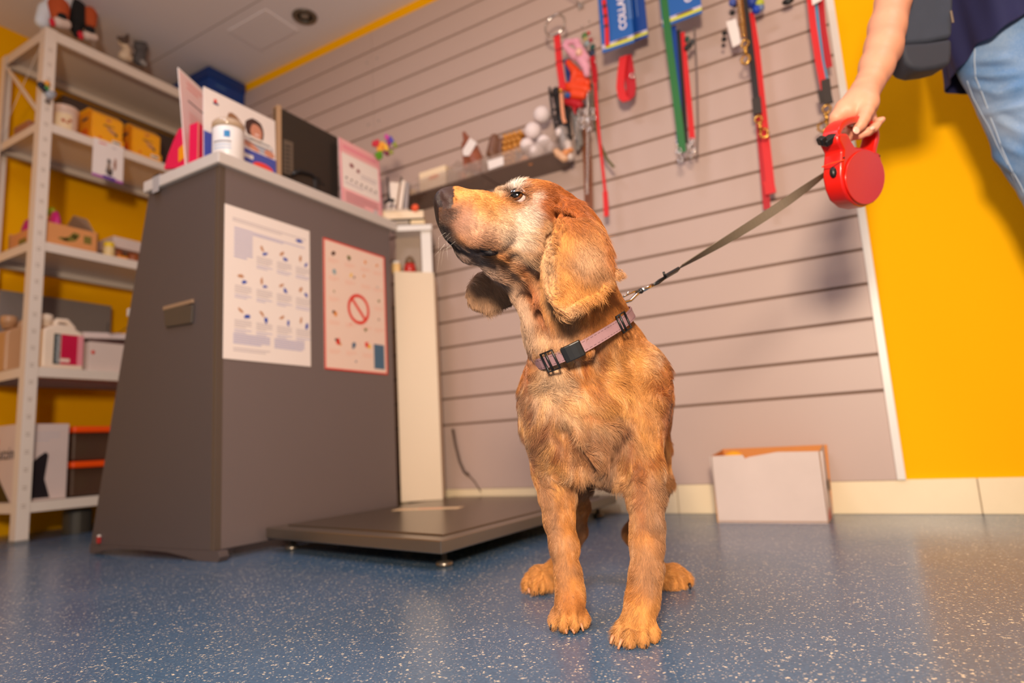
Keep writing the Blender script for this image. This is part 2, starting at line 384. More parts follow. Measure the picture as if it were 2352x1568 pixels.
# ---------------------------------------------------------------- reception desk
X0, Y0d, Y1d = -1.489, 1.073, 1.755
dk = empty('reception_desk', (-1.6, 1.4, 0), 'tall grey brown reception desk with a pale overhanging counter top', 'desk')
MB().box((X0-.02, Y0d, .026), (X0, Y1d, 1.045)).build('front_panel', M_desk, dk, bevel=.0015)
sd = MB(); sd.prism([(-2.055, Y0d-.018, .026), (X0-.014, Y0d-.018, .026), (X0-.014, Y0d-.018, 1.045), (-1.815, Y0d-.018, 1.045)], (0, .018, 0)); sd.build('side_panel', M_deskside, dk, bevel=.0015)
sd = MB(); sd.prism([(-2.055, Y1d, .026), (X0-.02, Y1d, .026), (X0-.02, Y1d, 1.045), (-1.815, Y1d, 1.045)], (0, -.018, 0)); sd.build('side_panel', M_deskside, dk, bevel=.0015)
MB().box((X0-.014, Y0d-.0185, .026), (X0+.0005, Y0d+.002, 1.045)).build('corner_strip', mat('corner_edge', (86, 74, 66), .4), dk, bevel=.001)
MB().box((-1.826, Y0d-.03, 1.045), (X0+.014, 1.782, 1.079)).build('counter_top', M_top, dk, bevel=.003)
MB().box((-1.98, Y0d+.02, .70), (X0-.02, Y1d-.02, .725)).build('work_surface', M_top, dk, bevel=.002)
ft = MB(); pf = [(-2.055, .026), (-2.055, .004), (-2.03, .004), (-1.98, .012), (-1.90, .020), (-1.78, .020), (-1.68, .017), (-1.60, .008), (-1.55, 0), (-1.47, 0), (-1.462, .012), (-1.468, .026)]
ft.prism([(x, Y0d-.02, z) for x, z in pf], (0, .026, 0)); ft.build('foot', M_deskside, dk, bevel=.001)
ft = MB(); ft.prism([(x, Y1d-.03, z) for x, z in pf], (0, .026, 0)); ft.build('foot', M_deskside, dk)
hb = MB(); a = at(378, 704, Y=Y0d-.02); b_ = at(446, 699, Y=Y0d-.02)
hb.prism([(a.x, Y0d-.018, a.z), (b_.x, Y0d-.018, b_.z), (b_.x-.004, Y0d-.018, b_.z-.052), (a.x+.012, Y0d-.018, a.z-.062)], (0, -.007, 0)); hb.build('hand_grip', mat('grip_grey', (74, 66, 60), .45), dk, bevel=.004)
MB().box((a.x, Y0d-.026, a.z-.012), (b_.x, Y0d-.0185, a.z-.0005)).build('hand_grip_lip', mat('grip_lip', (150, 122, 98), .45), dk, bevel=.002)
rt = empty('clamp_marker', (-2.04, 1.05, .05), 'tiny red and white plastic plug stuck low on the desk side', 'plug')
q = at(229, 1237, Y=1.053)
MB().box((q.x-.004, 1.046, q.z-.012), (q.x+.004, 1.0548, q.z+.006)).build('plug_body', mat('plug_red', (170, 40, 40), .4), rt, bevel=.001)
MB().box((q.x-.003, 1.047, q.z+.006), (q.x+.003, 1.0548, q.z+.011)).build('plug_tip', M_white, rt, bevel=.001)
# first sheet on the desk front: bandage instructions
PX = X0+.0024
P = Print((PX, 1.073, .511), (0, 1, 0), (0, 0, 1), .299, .427)
P.lines(M_text, .08, .90, .95, .93, 2); P.lines(M_text2, .3, .84, .93, .865, 2, .7); P.blob(M_blue, .86, .90, .016, .006)
P.lines(M_text2, .10, .66, .30, .87, 10, .6)
cells = [(c, r) for r in range(3) for c in range(4) if not (r == 0 and c == 0)]
for c, r in cells:
    x = .2+.235*c; y = .77-.225*r
    P.blob(M_tan, x-.03, y+.0, .010, .004, rot=rnd.uniform(0, 2.6), jag=.35); P.blob(M_blue, x+rnd.uniform(0, .05), y-.035, .010, .005, rot=rnd.uniform(0, 3), jag=.35)
    P.lines(M_text, x-.09, y-.115, x+.09, y-.06, 4); P.lines(M_text2, x-.09, y-.15, x+.09, y-.12, 2)
P.lines(M_text2, .1, .10, .50, .17, 5, .7); P.lines(M_text2, .55, .10, .92, .17, 5, .7); P.lines(M_text, .1, .05, .5, .08, 2)
tag(P.build('instruction_sheet', M_paper), 'white sheet of small blue and tan bandaging pictures taped to the desk front', 'poster')
# second sheet: toxic foods, red border, prohibition ring
P = Print((PX, 1.428, .508), (0, 1, 0), (0, 0, 1), .292, .425)
pp = mat('warm_paper', (240, 214, 200), .55, var=.01)
for r_ in ((0, 0, 1, .012), (0, .988, 1, 1), (0, .01, .02, .99), (.98, .01, 1, .99)): P.rect(M_red, *r_)
P.ring(M_red, .53, .50, .041, .052)
P.poly(M_red, [(.40, .575), (.425, .592), (.66, .425), (.635, .408)], .0007)
cl = {'k': mat('print_brown', (70, 38, 28), .5), 'o': mat('print_orange', (225, 140, 50), .5), 'g': mat('print_olive', (110, 112, 50), .5), 'b': mat('print_steel', (70, 105, 135), .5), 'r': M_red, 'y': mat('print_yellow', (240, 195, 70), .5), 'c': mat('print_cyan', (140, 170, 180), .5)}
for x, y, k, r_ in ((.15, .90, 'k', .010), (.39, .90, 'g', .009), (.39, .888, 'k', .006), (.66, .905, 'o', .007), (.86, .905, 'o', .006), (.16, .755, 'c', .010), (.42, .76, 'y', .008), (.47, .75, 'k', .005), (.63, .785, 'o', .005),
        (.86, .72, 'c', .004), (.15, .60, 'g', .004), (.88, .605, 'g', .006), (.17, .425, 'o', .010), (.14, .44, 'k', .006), (.64, .345, 'g', .007), (.87, .45, 'k', .004), (.40, .37, 'r', .003),
        (.20, .215, 'r', .012), (.17, .23, 'k', .006), (.23, .20, 'o', .006), (.44, .205, 'b', .011), (.65, .225, 'r', .011), (.70, .21, 'y', .009), (.47, .08, 'b', .004)):
    P.blob(cl[k], x, y, r_, r_*.75, rot=rnd.uniform(0, 3))
for x in (.15, .40, .66, .87):
    for y in (.84, .70, .54, .36, .14):
        if .3 < x < .8 and .4 < y < .66: continue
        P.lines(M_pinktext, x-.08, y-.02, x+.08, y+.015, 3)
P.rect(cl['b'], .77, .04, .95, .24)
tag(P.build('warning_poster', pp), 'red bordered sheet of small food pictures round a red prohibition ring', 'poster')

# ---------------------------------------------------------------- veterinary floor scale
A = Vector((-.802, 1.074, 0)); B = Vector((-1.470, 1.195, 0)); Cc = Vector((-.790, 2.005, 0)); Dd = Vector((-1.452, 2.03, 0))
scl = empty('floor_scale', (-1.1, 1.5, 0), 'low stainless steel walk-on animal scale on small feet beside the desk', 'scale')
m = MB(); m.prism([A+Vector((0, 0, .036)), Cc+Vector((0, 0, .036)), Dd+Vector((0, 0, .036)), B+Vector((0, 0, .036))], (0, 0, .027)); m.build('platform_frame', M_steel, scl, bevel=.0025)
ctr = (A+B+Cc+Dd)/4
ins = [c_+(ctr-c_)*.11 for c_ in (A, Cc, Dd, B)]
m = MB(); m.prism([p+Vector((0, 0, .062)) for p in ins], (0, 0, .0045)); m.build('deck_plate', M_steel2, scl, bevel=.0015)
P = Print((-1.335, 1.545, .0672), (.97, .25, 0), (-.25, .97, 0), .215, .05, .0006); P.lines(M_red, .35, .42, .75, .58, 1, .8); P.lines(M_tan, .1, .42, .33, .58, 1, .6); P.build('deck_label', mat('label_cream', (240, 205, 160), .4), scl)
for c_ in (A, B, Cc, Dd):
    p = c_+(ctr-c_)*.13; m = MB(); m.lathe([(.016, 0), (.019, .004), (.018, .010), (.006, .013), (.006, .0365)], p, 16); m.build('levelling_foot', M_steel, scl, True)

# ---------------------------------------------------------------- beige corner unit behind the desk
un = empty('corner_cabinet', (-1.4, 1.8, 0), 'narrow beige cabinet panel standing between desk and slat wall', 'cabinet')
M_beige = mat('beige_panel', (222, 200, 172), .45, var=.04, scale=4)
UD = 2.37
L_ = at(905, 614.5, D=UD); R_ = at(999, 625, D=UD); Lx, Rx = Vector((L_.x, L_.y, 0)), Vector((R_.x, R_.y, 0)); Rx.x -= .006
dirx = (Rx-Lx).normalized(); bk = Vector((-dirx.y, dirx.x, 0))
zt = R_.z
m = MB(); Z6 = Vector((0, 0, .0672)); m.prism([Lx+Z6, Rx+Z6, Rx+Vector((0, 0, zt)), Lx+Vector((0, 0, zt+.012))], bk*.018); m.build('panel', M_beige, un, bevel=.001)
m = MB(); m.prism([Rx+bk*.018-dirx*.018+Z6, Rx+bk*.018+Z6, Rx+bk*.018+Vector((0, 0, zt-.004)), Rx+bk*.018-dirx*.018+Vector((0, 0, zt-.004))], bk*.13); m.build('side_board', M_beige, un)
for x, y in ((912, 632), (990, 648)):
    p = at(x, y, D=UD-.002); MB().lathe([(0, .001), (.006, .001), (.006, -.001)], p, 12, M=frame((0, 0, 0), dirx, (0, 0, 1)).to_3x3()).build('screw_cap', M_grey, un)
topz = at(1000, 523, D=UD).z
m = MB(); m.prism([Rx-dirx*.042+bk*.002+Vector((0, 0, zt)), Rx-dirx*.004+bk*.002+Vector((0, 0, zt)), Rx-dirx*.004+bk*.002+Vector((0, 0, topz)), Rx-dirx*.042+bk*.002+Vector((0, 0, topz))], bk*.02); m.build('post', M_white, un, bevel=.002)
m = MB(); m.prism([Lx+dirx*.004-bk*.01+Vector((0, 0, topz)), Rx-bk*.01+Vector((0, 0, topz)), Rx+bk*.20+Vector((0, 0, topz)), Lx+dirx*.004+bk*.20+Vector((0, 0, topz))], (0, 0, .022)); m.build('shelf_board', M_white, un, bevel=.002)
m = MB(); m.prism([Lx+bk*.07+Vector((0, 0, zt+.012)), Rx-dirx*.05+bk*.07+Vector((0, 0, zt)), Rx-dirx*.05+bk*.07+Vector((0, 0, topz)), Lx+bk*.07+Vector((0, 0, topz))], bk*.01); m.build('back_board', mat('back_grey', (170, 150, 135), .6), un)
ground = zt+.006
def on_unit(u_, v_, z): return Lx+dirx*(u_-.040)+bk*v_+Vector((0, 0, z))
UW = (Rx-Lx).length
MU = frame((0, 0, 0), dirx, bk).to_3x3().to_4x4()
# things on and inside the unit
def local_box(name, u0, u1, v0, v1, z0_, h, m_, label, cat, group=None, bev=.002):
    b2 = MB(); b2.prism([on_unit(u0, v0, z0_), on_unit(u1, v0, z0_), on_unit(u1, v1, z0_), on_unit(u0, v1, z0_)], (0, 0, h))
    return tag(b2.build(name, m_, bevel=bev), label, cat, group)
t = empty('candle_lantern', on_unit(.095, .03, ground+.004), 'small red jar with a dark domed lid in the cabinet niche', 'jar')
MB().lathe([(.021, 0), (.024, .004), (.020, .032), (.016, .036)], on_unit(.095, .03, ground+.004), 20).build('jar', mat('red_glass', (190, 40, 30), .2), t, True)
MB().lathe([(.017, .036), (.019, .042), (.014, .058), (.004, .066), (0, .067)], on_unit(.095, .03, ground+.004), 20).build('lid', mat('lid_brown', (120, 95, 70), .4), t, True)
t = empty('pill_bottle', on_unit(.048, .03, ground+.004), 'small amber and white pot beside the red jar', 'pot')
MB().lathe([(.016, 0), (.017, .003), (.017, .034), (.014, .037)], on_unit(.045, .03, ground+.004), 20).build('pot', mat('amber', (245, 205, 140), .3), t, True)
MB().lathe([(.015, .037), (.015, .046), (.0, .047)], on_unit(.045, .03, ground+.004), 20).build('lid', M_white, t, True)
tz = topz+.022
local_box('paper_stack', .045, .155, .0, .15, tz+.0005, .006, M_dtext, 'dark slim folder lying lowest on the corner shelf board', 'folder')
local_box('magazine', .045, .10, .005, .15, tz+.007, .018, mat('mag_grey', (176, 160, 142), .5), 'grey brown catalogue pile on the corner shelf board', 'catalogue')
local_box('booklet', .105, .158, .005, .15, tz+.007, .018, mat('mag_cream', (240, 214, 170), .5), 'cream booklet stack with red spine end beside grey catalogues', 'booklet')
local_box('folder', .02, .157, .0, .15, tz+.0255, .004, M_dark, 'dark tray sheet under the cream carton on the corner shelf', 'tray')
bz = tz+.030
ct = local_box('cream_carton', .0, .155, .002, .15, bz, .030, mat('carton_cream', (245, 222, 190), .5), 'flat cream carton with an orange red blob on its corner', 'box')
MB().ball(on_unit(.125, -.004, bz+.038), (.016, .010, .014), 14).build('orange_tag', mat('orange_red', (240, 90, 45), .5), ct, True)
lz = bz+.0305
local_box('slim_box', -.02, .10, .01, .10, lz, .012, mat('grey_beige', (196, 178, 160), .5), 'greyish flat box under the leaning white cartons', 'box')
lz += .0125
def leaning(name, u0, wdt, h, dep, v, m_, lean, label, cat, art=None):
    o = on_unit(u0, v, lz); M = frame(o, dirx, bk)@Matrix.Rotation(lean, 4, 'Y')
    b2 = MB(); b2.box((0, 0, 0), (wdt, dep, h), 0, M); e = tag(b2.build(name, m_, bevel=.001), label, cat)
    if art:
        b3 = MB()
        for mm, x0, z0_, x1, z1 in art: b3.box((x0*wdt, -.0005, z0_*h), (x1*wdt, 0, z1*h), 0, M)
        b3.build('printed_art', art[0][0], e)
    return e
M_wc = mat('carton_white', (240, 224, 210), .5)
leaning('white_carton', .012, .036, .118, .012, .03, M_wc, math.radians(9), 'white upright carton with a dark pen picture leaning by the vase', 'box', [(mat('pen_grey', (120, 100, 84), .5), .50, .12, .66, .40), (mat('pen_grey', (120, 100, 84), .5), .38, .06, .52, .16)])
leaning('narrow_carton', .056, .015, .122, .03, .03, M_wc, math.radians(9), 'slim white carton standing between brown strip and grey box', 'box')
leaning('brown_strip', .0505, .005, .105, .03, .032, mat('strip_brown', (150, 110, 80), .5), math.radians(9), 'narrow brown strip squeezed between two white cartons', 'box')
leaning('grey_carton', .078, .014, .115, .03, .032, mat('box_grey', (160, 150, 150), .5), math.radians(6), 'pale grey carton rightmost of the leaning row behind the dog nose', 'box')
pn = empty('antenna', on_unit(.055, .07, lz), 'thin dark grey rod sticking up behind the white cartons', 'rod')
MB().tube([on_unit(.06, .068, lz), on_unit(.07, .068, lz+.15)], .004, 10).build('rod', mat('rod_grey', (95, 88, 82), .5), pn, True)
# black holder with a bunch of toy feathers
vs = empty('feather_toy_stand', on_unit(-.012, .0, lz), 'thin black stand topped with a multicoloured feather and ribbon bunch', 'toy')
v0 = at(893, 448, D=UD-.01); v0.z = lz
MB().tube([v0+Vector((-.02, 0, .004)), v0+Vector((.0, 0, .012)), v0+Vector((.022, 0, .004))], .0065, 8).build('base', M_black, vs, True)
MB().tube([v0+Vector((0, 0, .006)), v0+Vector((-.001, 0, .04)), v0+Vector((-.004, 0, .10))], lambda t_: .007-.004*min(1, t_*3), 8).build('stem', M_black, vs, True)
for i, (x, y, r_, c_) in enumerate([(862, 328, 11, (200, 40, 60)), (874, 337, 13, (235, 160, 50)), (885, 340, 10, (240, 190, 60)), (886, 318, 10, (200, 70, 160)), (897, 322, 10, (90, 80, 180)), (892, 333, 9, (140, 30, 130)), (870, 355, 12, (90, 150, 20)), (905, 333, 8, (150, 160, 60)), (890, 350, 8, (120, 20, 60)), (898, 350, 7, (150, 150, 70))]):
    p = at(x, y, D=UD-.01); rr = r_/1477*2.24; b2 = MB()
    for k in range(5):
        a_ = rnd.uniform(0, 6.28); b2.ball(p+Vector((rr*.5*math.cos(a_), rnd.uniform(-.004, .004), rr*.5*math.sin(a_))), (rr*.6, rr*.35, rr*.6), 8)
    b2.build('feather', mat('feather_%d' % i, c_, .7), vs, True)
# ---------------------------------------------------------------- metal rack at the left
RX, RXB, RY0, RY1 = -2.68, -3.05, 1.126, 2.0
rk = empty('metal_rack', (-2.86, 1.5, 0), 'tall cream enamelled metal shelving rack loaded with goods by the left wall', 'rack')
for (x, y, sx, sy) in ((RX, RY0, -1, 1), (RXB, RY0, 1, 1), (RX, RY1, -1, -1), (RXB, RY1, 1, -1)):
    m = MB(); m.box((min(x, x+sx*.002), min(y, y+sy*.042), .006), (max(x, x+sx*.002), max(y, y+sy*.042), 1.985)); m.box((min(x, x+sx*.042), min(y, y+sy*.002), .006), (max(x, x+sx*.042), max(y, y+sy*.002), 1.985))
    for k in range(1, 30):
        z = .06+k*.063
        for dz in (0, .009):
            m.box((min(x+sx*-.0006, x), min(y+sy*.014, y+sy*.028), z+dz), (max(x+sx*-.0006, x), max(y+sy*.014, y+sy*.028), z+dz+.002), 1)
    m.build('post', [M_rack, M_groove], rk, bevel=.0006)
    m = MB(); m.box((min(x-sx*.002, x+sx*.044), min(y-sy*.002, y+sy*.044), 0), (max(x-sx*.002, x+sx*.044), max(y-sy*.002, y+sy*.044), .012)); m.build('foot_cap', M_grey, rk)
SH = [(1.984, .042), (1.590, .035), (1.108, .036), (.628, .037), (.141, .037)]
for zt_, h_ in SH:
    m = MB(); xf, xb, ya, yb = RX-.003, RXB+.003, RY0+.004, RY1-.004
    m.box((xb, ya, zt_-.003), (xf, yb, zt_-.001)); m.box((xf-.002, ya, zt_-h_), (xf, yb, zt_)); m.box((xb, ya, zt_-h_), (xb+.002, yb, zt_)); m.box((xb, ya, zt_-h_), (xf, ya+.002, zt_)); m.box((xb, yb-.002, zt_-h_), (xf, yb, zt_))
    m.box((xf-.014, ya, zt_-h_), (xf, yb, zt_-h_+.0015)); m.box((xb, ya, zt_-h_), (xb+.02, yb, zt_-h_+.0015), 1);
    m.build('shelf', [M_rack, mat('rack_edge_grey', (150, 146, 150), .4)], rk, bevel=.0006)
m = MB()
for (ya, za, yb, zb_) in ((RXB+.03, 1.94, RX-.03, 1.63), (RX-.03, 1.94, RXB+.03, 1.63)): m.ribbon([(ya, RY0+.006, za), (yb, RY0+.006, zb_)], (.011, 0, .013), .002)
m.build('cross_brace', M_rack, rk)
m = MB(); m.lathe([(.05, 0), (.05, .085), (.045, .09)], (-2.83, 1.40, 0), 24); tag(m.build('floor_canister', mat('canister', (70, 66, 60), .4)), 'dark round canister on the floor under the rack', 'canister')

def carton(name, lo, hi, m_, label, cat='box', group=None, rz=0, bev=.002, flaps=False):
    b2 = MB(); cx, cy = (lo[0]+hi[0])/2, (lo[1]+hi[1])/2; R_ = Matrix.Translation((cx, cy, 0))@Matrix.Rotation(rz, 4, 'Z')@Matrix.Translation((-cx, -cy, 0)); b2.box(lo, hi, 0, R_)
    return tag(b2.build(name, m_, bevel=bev), label, cat, group)
s1, s2, s3, s4, s5 = [z for z, h in SH]
# top shelf: plush dog toys and a blue box
bx = empty('blue_box', (-2.83, 1.86, s1), 'dark blue cardboard box on the rack top close under the ceiling', 'box')
q1 = at(478, 150, X=-2.70); q2 = at(580, 190, X=-2.70)
MB().box((-2.98, 1.825, s1), (-2.665, 2.030, s1+.178)).build('body', mat('box_blue', (10, 60, 140), .4, var=.04), bx, bevel=.002)
MB().box((-2.985, 1.820, s1+.13), (-2.660, 2.033, s1+.182)).build('lid', mat('box_blue2', (6, 50, 122), .4, var=.04), bx, bevel=.002)
MB().box((-2.665, 1.865, s1+.098), (-2.6642, 1.92, s1+.106)).build('faint_print', mat('blue_letters', (70, 110, 165), .5), bx)
def sculpt(name, prims, mats, parent, h=.003, k=.008, color=None):
    P_ = [(np.array(a), ra, np.array(b), rb) for a, ra, b, rb in prims]
    lo = np.min([np.minimum(a-ra, b-rb) for a, ra, b, rb in P_], 0)-.012; hi = np.max([np.maximum(a+ra, b+rb) for a, ra, b, rb in P_], 0)+.012
    f = Field(lo, hi, h)
    for a, ra, b, rb in P_: f.cap(a, ra, b, rb, k)
    V, F = f.mesh(); V = smooth_mesh(V, F, 1)
    return link_mesh(name, V, F, mats, parent, True)
M_fb, M_fw, M_ft = mat('plush_black', (22, 22, 24), .9, bump=.6, bscale=300), mat('plush_white', (225, 235, 250), .9, bump=.6, bscale=300), mat('plush_rust', (190, 84, 40), .9, bump=.6, bscale=300)
pl = empty('plush_dog', (-2.77, 1.25, s1), 'large black white and rust plush dog slumped on the rack top corner', 'plush toy')
def tp(x, y, X=-2.76): return at(x, y, X=X)
def rad(px, d=2.9): return px/1477*d
def cp(x1, y1, r1, x2, y2, r2, Xa=-2.76, Xb=-2.76): return (tp(x1, y1, Xa), rad(r1), tp(x2, y2, Xb), rad(r2))
sculpt('body', [cp(150, 8, 34, 190, 16, 34, -2.80, -2.80), cp(155, -40, 40, 195, -30, 40, -2.80, -2.80), cp(108, 25, 17, 98, 50, 14), cp(135, -5, 26, 130, 25, 22, -2.74, -2.74), cp(205, 10, 18, 205, 30, 16, -2.74, -2.74), cp(190, -90, 44, 170, -100, 40, -2.80, -2.80)], M_fw, pl)
sculpt('chest', [cp(176, 22, 17, 178, 50, 16, -2.725, -2.725), cp(176, 70, 12, 178, 78, 9, -2.722, -2.722), cp(172, 5, 14, 186, 5, 12, -2.73, -2.73)], M_fb, pl)
sculpt('tail', [cp(205, -25, 18, 225, 0, 11), cp(225, 0, 11, 240, 12, 10)], M_fb, pl)
for (a, b2, c) in ((135, 28, 20), (206, 44, 15)):
    sculpt('leg', [cp(a, b2-12, c, a+2, b2+10, c-4, -2.715, -2.70)], M_ft, pl)
for a, b2, c in ((141, 52, 13), (206, 82, 11)):
    sculpt('foot', [cp(a-6, b2, c-2, a+10, b2+4, c-3, -2.69, -2.69)], mat('plush_cream', (226, 205, 195), .9, bump=.6, bscale=300), pl)
    sculpt('toe_patch', [cp(a-1, b2-14, 8, a+3, b2-13, 8, -2.68, -2.68)], M_fb, pl)
    sculpt('collar_patch', [cp(a-22, b2-5, 5, a-20, b2+4, 5, -2.685, -2.685)], mat('felt_red', (210, 30, 50), .8), pl)
pl = empty('cat_figurine', (-2.72, 1.50, s1), 'small cream and brown cat figurine with pointed ears on the rack top', 'figurine')
sculpt('body', [cp(287, 128, 12, 291, 115, 9), cp(284, 98, 11, 285, 100, 10), cp(282, 128, 9, 296, 134, 8)], mat('fig_cream', (226, 205, 180), .6), pl, .002, .005)
sculpt('face_patch', [cp(283, 92, 8, 288, 95, 7, -2.745, -2.745), cp(273, 88, 4, 271, 85, 2.5), cp(291, 85, 4, 294, 80, 2.5)], mat('fig_brown', (90, 72, 64), .6), pl, .002, .004)
pl = empty('grey_figurine', (-2.72, 1.58, s1), 'small dark grey striped seated animal figurine beside the cream cat', 'figurine')
sculpt('body', [cp(320, 138, 14, 323, 120, 12), cp(320, 108, 13, 328, 108, 12), cp(312, 98, 4, 310, 94, 2.5), cp(333, 100, 4, 336, 96, 2.5)], mat('fig_grey', (88, 84, 86), .7, var=.4, scale=60), pl, .002, .005)
sculpt('paw', [cp(327, 143, 6, 333, 148, 5, -2.74, -2.74)], mat('fig_pale', (160, 156, 156), .7), pl, .002, .003)

# second shelf
M_bin = mat('tub_clear', (222, 196, 180), .25, spec=.5)
tb = empty('treat_tub', (-2.77, 1.24, s2), 'clear tub of treats with white lid and bone label on second shelf', 'tub')
c0 = at(146, 285, X=-2.77); c0 = Vector((-2.77, c0.y, s2))
MB().lathe([(.045, 0), (.048, .004), (.050, .10), (.048, .104)], c0, 28).build('tub', M_bin, tb, True)
MB().lathe([(.051, .102), (.052, .104), (.052, .122), (.046, .126), (.02, .127), (.018, .131)], c0, 28).build('lid', mat('lid_clear', (225, 196, 178), .25), tb, True)
lb = MB(); th0 = math.radians(-60); R_l = .0505
lb.add([c0+Vector((R_l*math.cos(th0+i*.17), R_l*math.sin(th0+i*.17), z)) for i in range(8) for z in (.018, .085)], [(2*i, 2*i+2, 2*i+3, 2*i+1) for i in range(7)]); lb.build('label', mat('tub_label', (235, 210, 170), .5), tb)
for dy, dz, r_ in ((-.010, .052, .009), (.004, .047, .006), (.013, .058, .007)):
    MB().ball(c0+Vector((math.sqrt(.0512**2-(dy-.012)**2)+.0003, dy-.012, dz)), (.002, r_, r_*.8), 10).build('bone_print', mat('print_rust', (190, 90, 60), .6), tb, True)
M_yel = mat('carton_yellow', (250, 172, 10), .32, var=.03, coat=.3); M_yel2 = mat('carton_yellow2', (240, 150, 20), .4)
def snack_box(yc, label):
    o = Vector((-2.76, yc, s2)); e = empty('snack_carton', o, label, 'box', 'yellow snack cartons on the second shelf')
    b2 = MB(); b2.prism([o+Vector(p) for p in ((-.055, -.062, 0), (.058, -.062, 0), (.058, -.062, .125), (.02, -.062, .158), (-.055, -.062, .158))], (0, .124, 0)); b2.build('body', M_yel, e, bevel=.0015)
    MB().box(o+Vector((.0, -.06, 0)), o+Vector((.066, .066, .036))).build('tray_lip', M_yel, e, bevel=.002)
    P = Print(o+Vector((.0605, -.055, .02)), (0, 1, 0), (0, 0, 1), .11, .10, .001)
    P.blob(mat('logo_pink', (240, 150, 90), .5), .5, .9, .013, .006); P.blob(M_red, .5, .9, .009, .0025); P.lines(M_dtext, .33, .60, .75, .70, 2, .6); P.blob(M_tan, .62, .48, .020, .009, rot=-.5); P.blob(M_dtext, .8, .36, .006, .008); P.build('front_print', M_yel, e)
    P = Print(o+Vector((.0685, -.055, .002)), (0, 1, 0), (0, 0, 1), .115, .03, .001); P.rect(mat('chip_white', (230, 225, 215), .5), .6, .3, .9, .8); P.rect(M_dtext, .65, .45, .88, .62, .0006); P.blob(M_red, .18, .6, .006, .004); P.build('lip_print', M_yel, e)
    P = Print(o+Vector((-.04, -.0631, .01)), (1, 0, 0), (0, 0, 1), .09, .13, .0008); P.blob(mat('print_deep', (225, 100, 20), .5), .5, .3, .03, .02); P.rect(M_dtext, .2, .7, .7, .8); P.build('side_print', M_yel2, e)
y1_ = at(245, 320, X=-2.70).y; y2_ = at(335, 340, X=-2.70).y
snack_box(y1_+.004, 'yellow snack carton nearest the clear tub on the second shelf'); snack_box(y2_+.004, 'yellow snack carton nearest the desk on the second shelf')
carton('brown_tub', (-2.98, 1.16, s2), (-2.86, 1.24, s2+.07), mat('tub_brown', (170, 110, 80), .5), 'small brown and beige tub deep at the left of the second shelf', 'tub')
carton('dark_pack', (-3.02, 1.30, s2), (-2.90, 1.98, s2+.26), mat('pack_dark', (70, 56, 50), .5), 'dark pack behind the yellow cartons on the second shelf', 'pack')
# leaflet hanging from the second shelf lip
qa = at(214, 325, X=-2.672); qb = at(282, 345, X=-2.672)
P = Print((-2.6705, qa.y, qa.z-.145), (0, 1, 0), (0, 0, 1), qb.y-qa.y+.004, .165, .0012)
P.rect(mat('leaf_purple', (170, 80, 170), .5), 0, 0, 1, .07); P.rect(mat('leaf_violet', (100, 60, 150), .5), .35, .0, .75, .10, .0006)
P.blob(mat('cat_dark', (55, 45, 52), .6), .55, .22, .014, .018, e=.0008); P.blob(mat('cat_mid', (150, 130, 115), .6), .52, .36, .010, .020, e=.0009); P.blob(mat('cat_grey', (90, 82, 80), .6), .52, .50, .007, .012, e=.001); P.blob(mat('cat_rust', (150, 90, 60), .6), .72, .45, .005, .026, e=.0008); P.rect(M_red, .18, .90, .42, .93)
P.rect(M_text, .6, .87, .75, .90); tag(P.build('hanging_leaflet', M_paper), 'white leaflet with cat picture and purple foot hanging from shelf edge', 'leaflet')
# magnets on the rack post
mg = empty('post_magnet', at(103, 205, X=-2.678), 'small bird shaped magnets clipped on the rack post', 'magnet')
for i, (x, y, r_, c_) in enumerate([(95, 196, 8, (25, 25, 45)), (101, 205, 6, (40, 40, 50)), (108, 192, 6, (235, 160, 50)), (105, 203, 6, (60, 160, 70)), (115, 218, 9, (165, 170, 180)), (122, 216, 6, (150, 155, 165)), (110, 232, 5, (120, 105, 100))]):
    MB().ball(at(x, y, X=-2.672), (rad(5), rad(r_, 2.95), rad(r_, 2.95)), 10).build('bead', mat('magnet_%d' % i, c_, .4), mg, True)

# third shelf: open cardboard tray with pink packs
M_card2 = mat('cardboard_lit', (222, 150, 88), .75, var=.06, scale=14)
tr_ = empty('cardboard_tray', (-2.83, 1.28, s3), 'open brown cardboard tray printed in green on the third shelf', 'box')
ya, yb = at(22, 560, X=-2.70).y, at(225, 560, X=-2.70).y; ya = 1.175
for lo, hi in (((-2.705, ya, s3), (-2.70, yb, s3+.088)), ((-3.0, ya, s3), (-2.995, yb, s3+.10)), ((-3.0, ya, s3), (-2.70, ya+.004, s3+.088)), ((-3.0, yb-.004, s3), (-2.70, yb, s3+.088)), ((-3.0, ya, s3), (-2.70, yb, s3+.004))):
    MB().box(lo, hi).build('tray_wall', M_card2, tr_)
fl = MB(); fl.prism([(-2.72, yb-.004, s3+.088), (-2.90, yb-.004, s3+.088), (-2.90, yb-.03, s3+.15), (-2.80, yb-.05, s3+.175), (-2.74, yb-.03, s3+.15)], (0, .004, 0)); fl.build('flap', mat('card_grey', (170, 140, 115), .8), tr_)
P = Print((-2.6992, ya+.05, s3+.004), (0, 1, 0), (0, 0, 1), yb-ya-.06, .08, .0006); Mo = mat('print_olive2', (126, 112, 40), .6)
P.blob(Mo, .30, .45, .030, .012, rot=.5); P.blob(Mo, .42, .65, .018, .010); P.blob(Mo, .12, .35, .020, .006); P.rect(Mo, .66, .35, .88, .75); P.lines(M_card2, .68, .45, .86, .65, 2, .5); P.build('tray_print', M_card2, tr_)
P = Print((-2.96, ya-.0006, s3+.01), (1, 0, 0), (0, 0, 1), .2, .07, .0004); P.rect(Mo, .25, .3, .55, .65); P.build('side_print', M_card2, tr_)
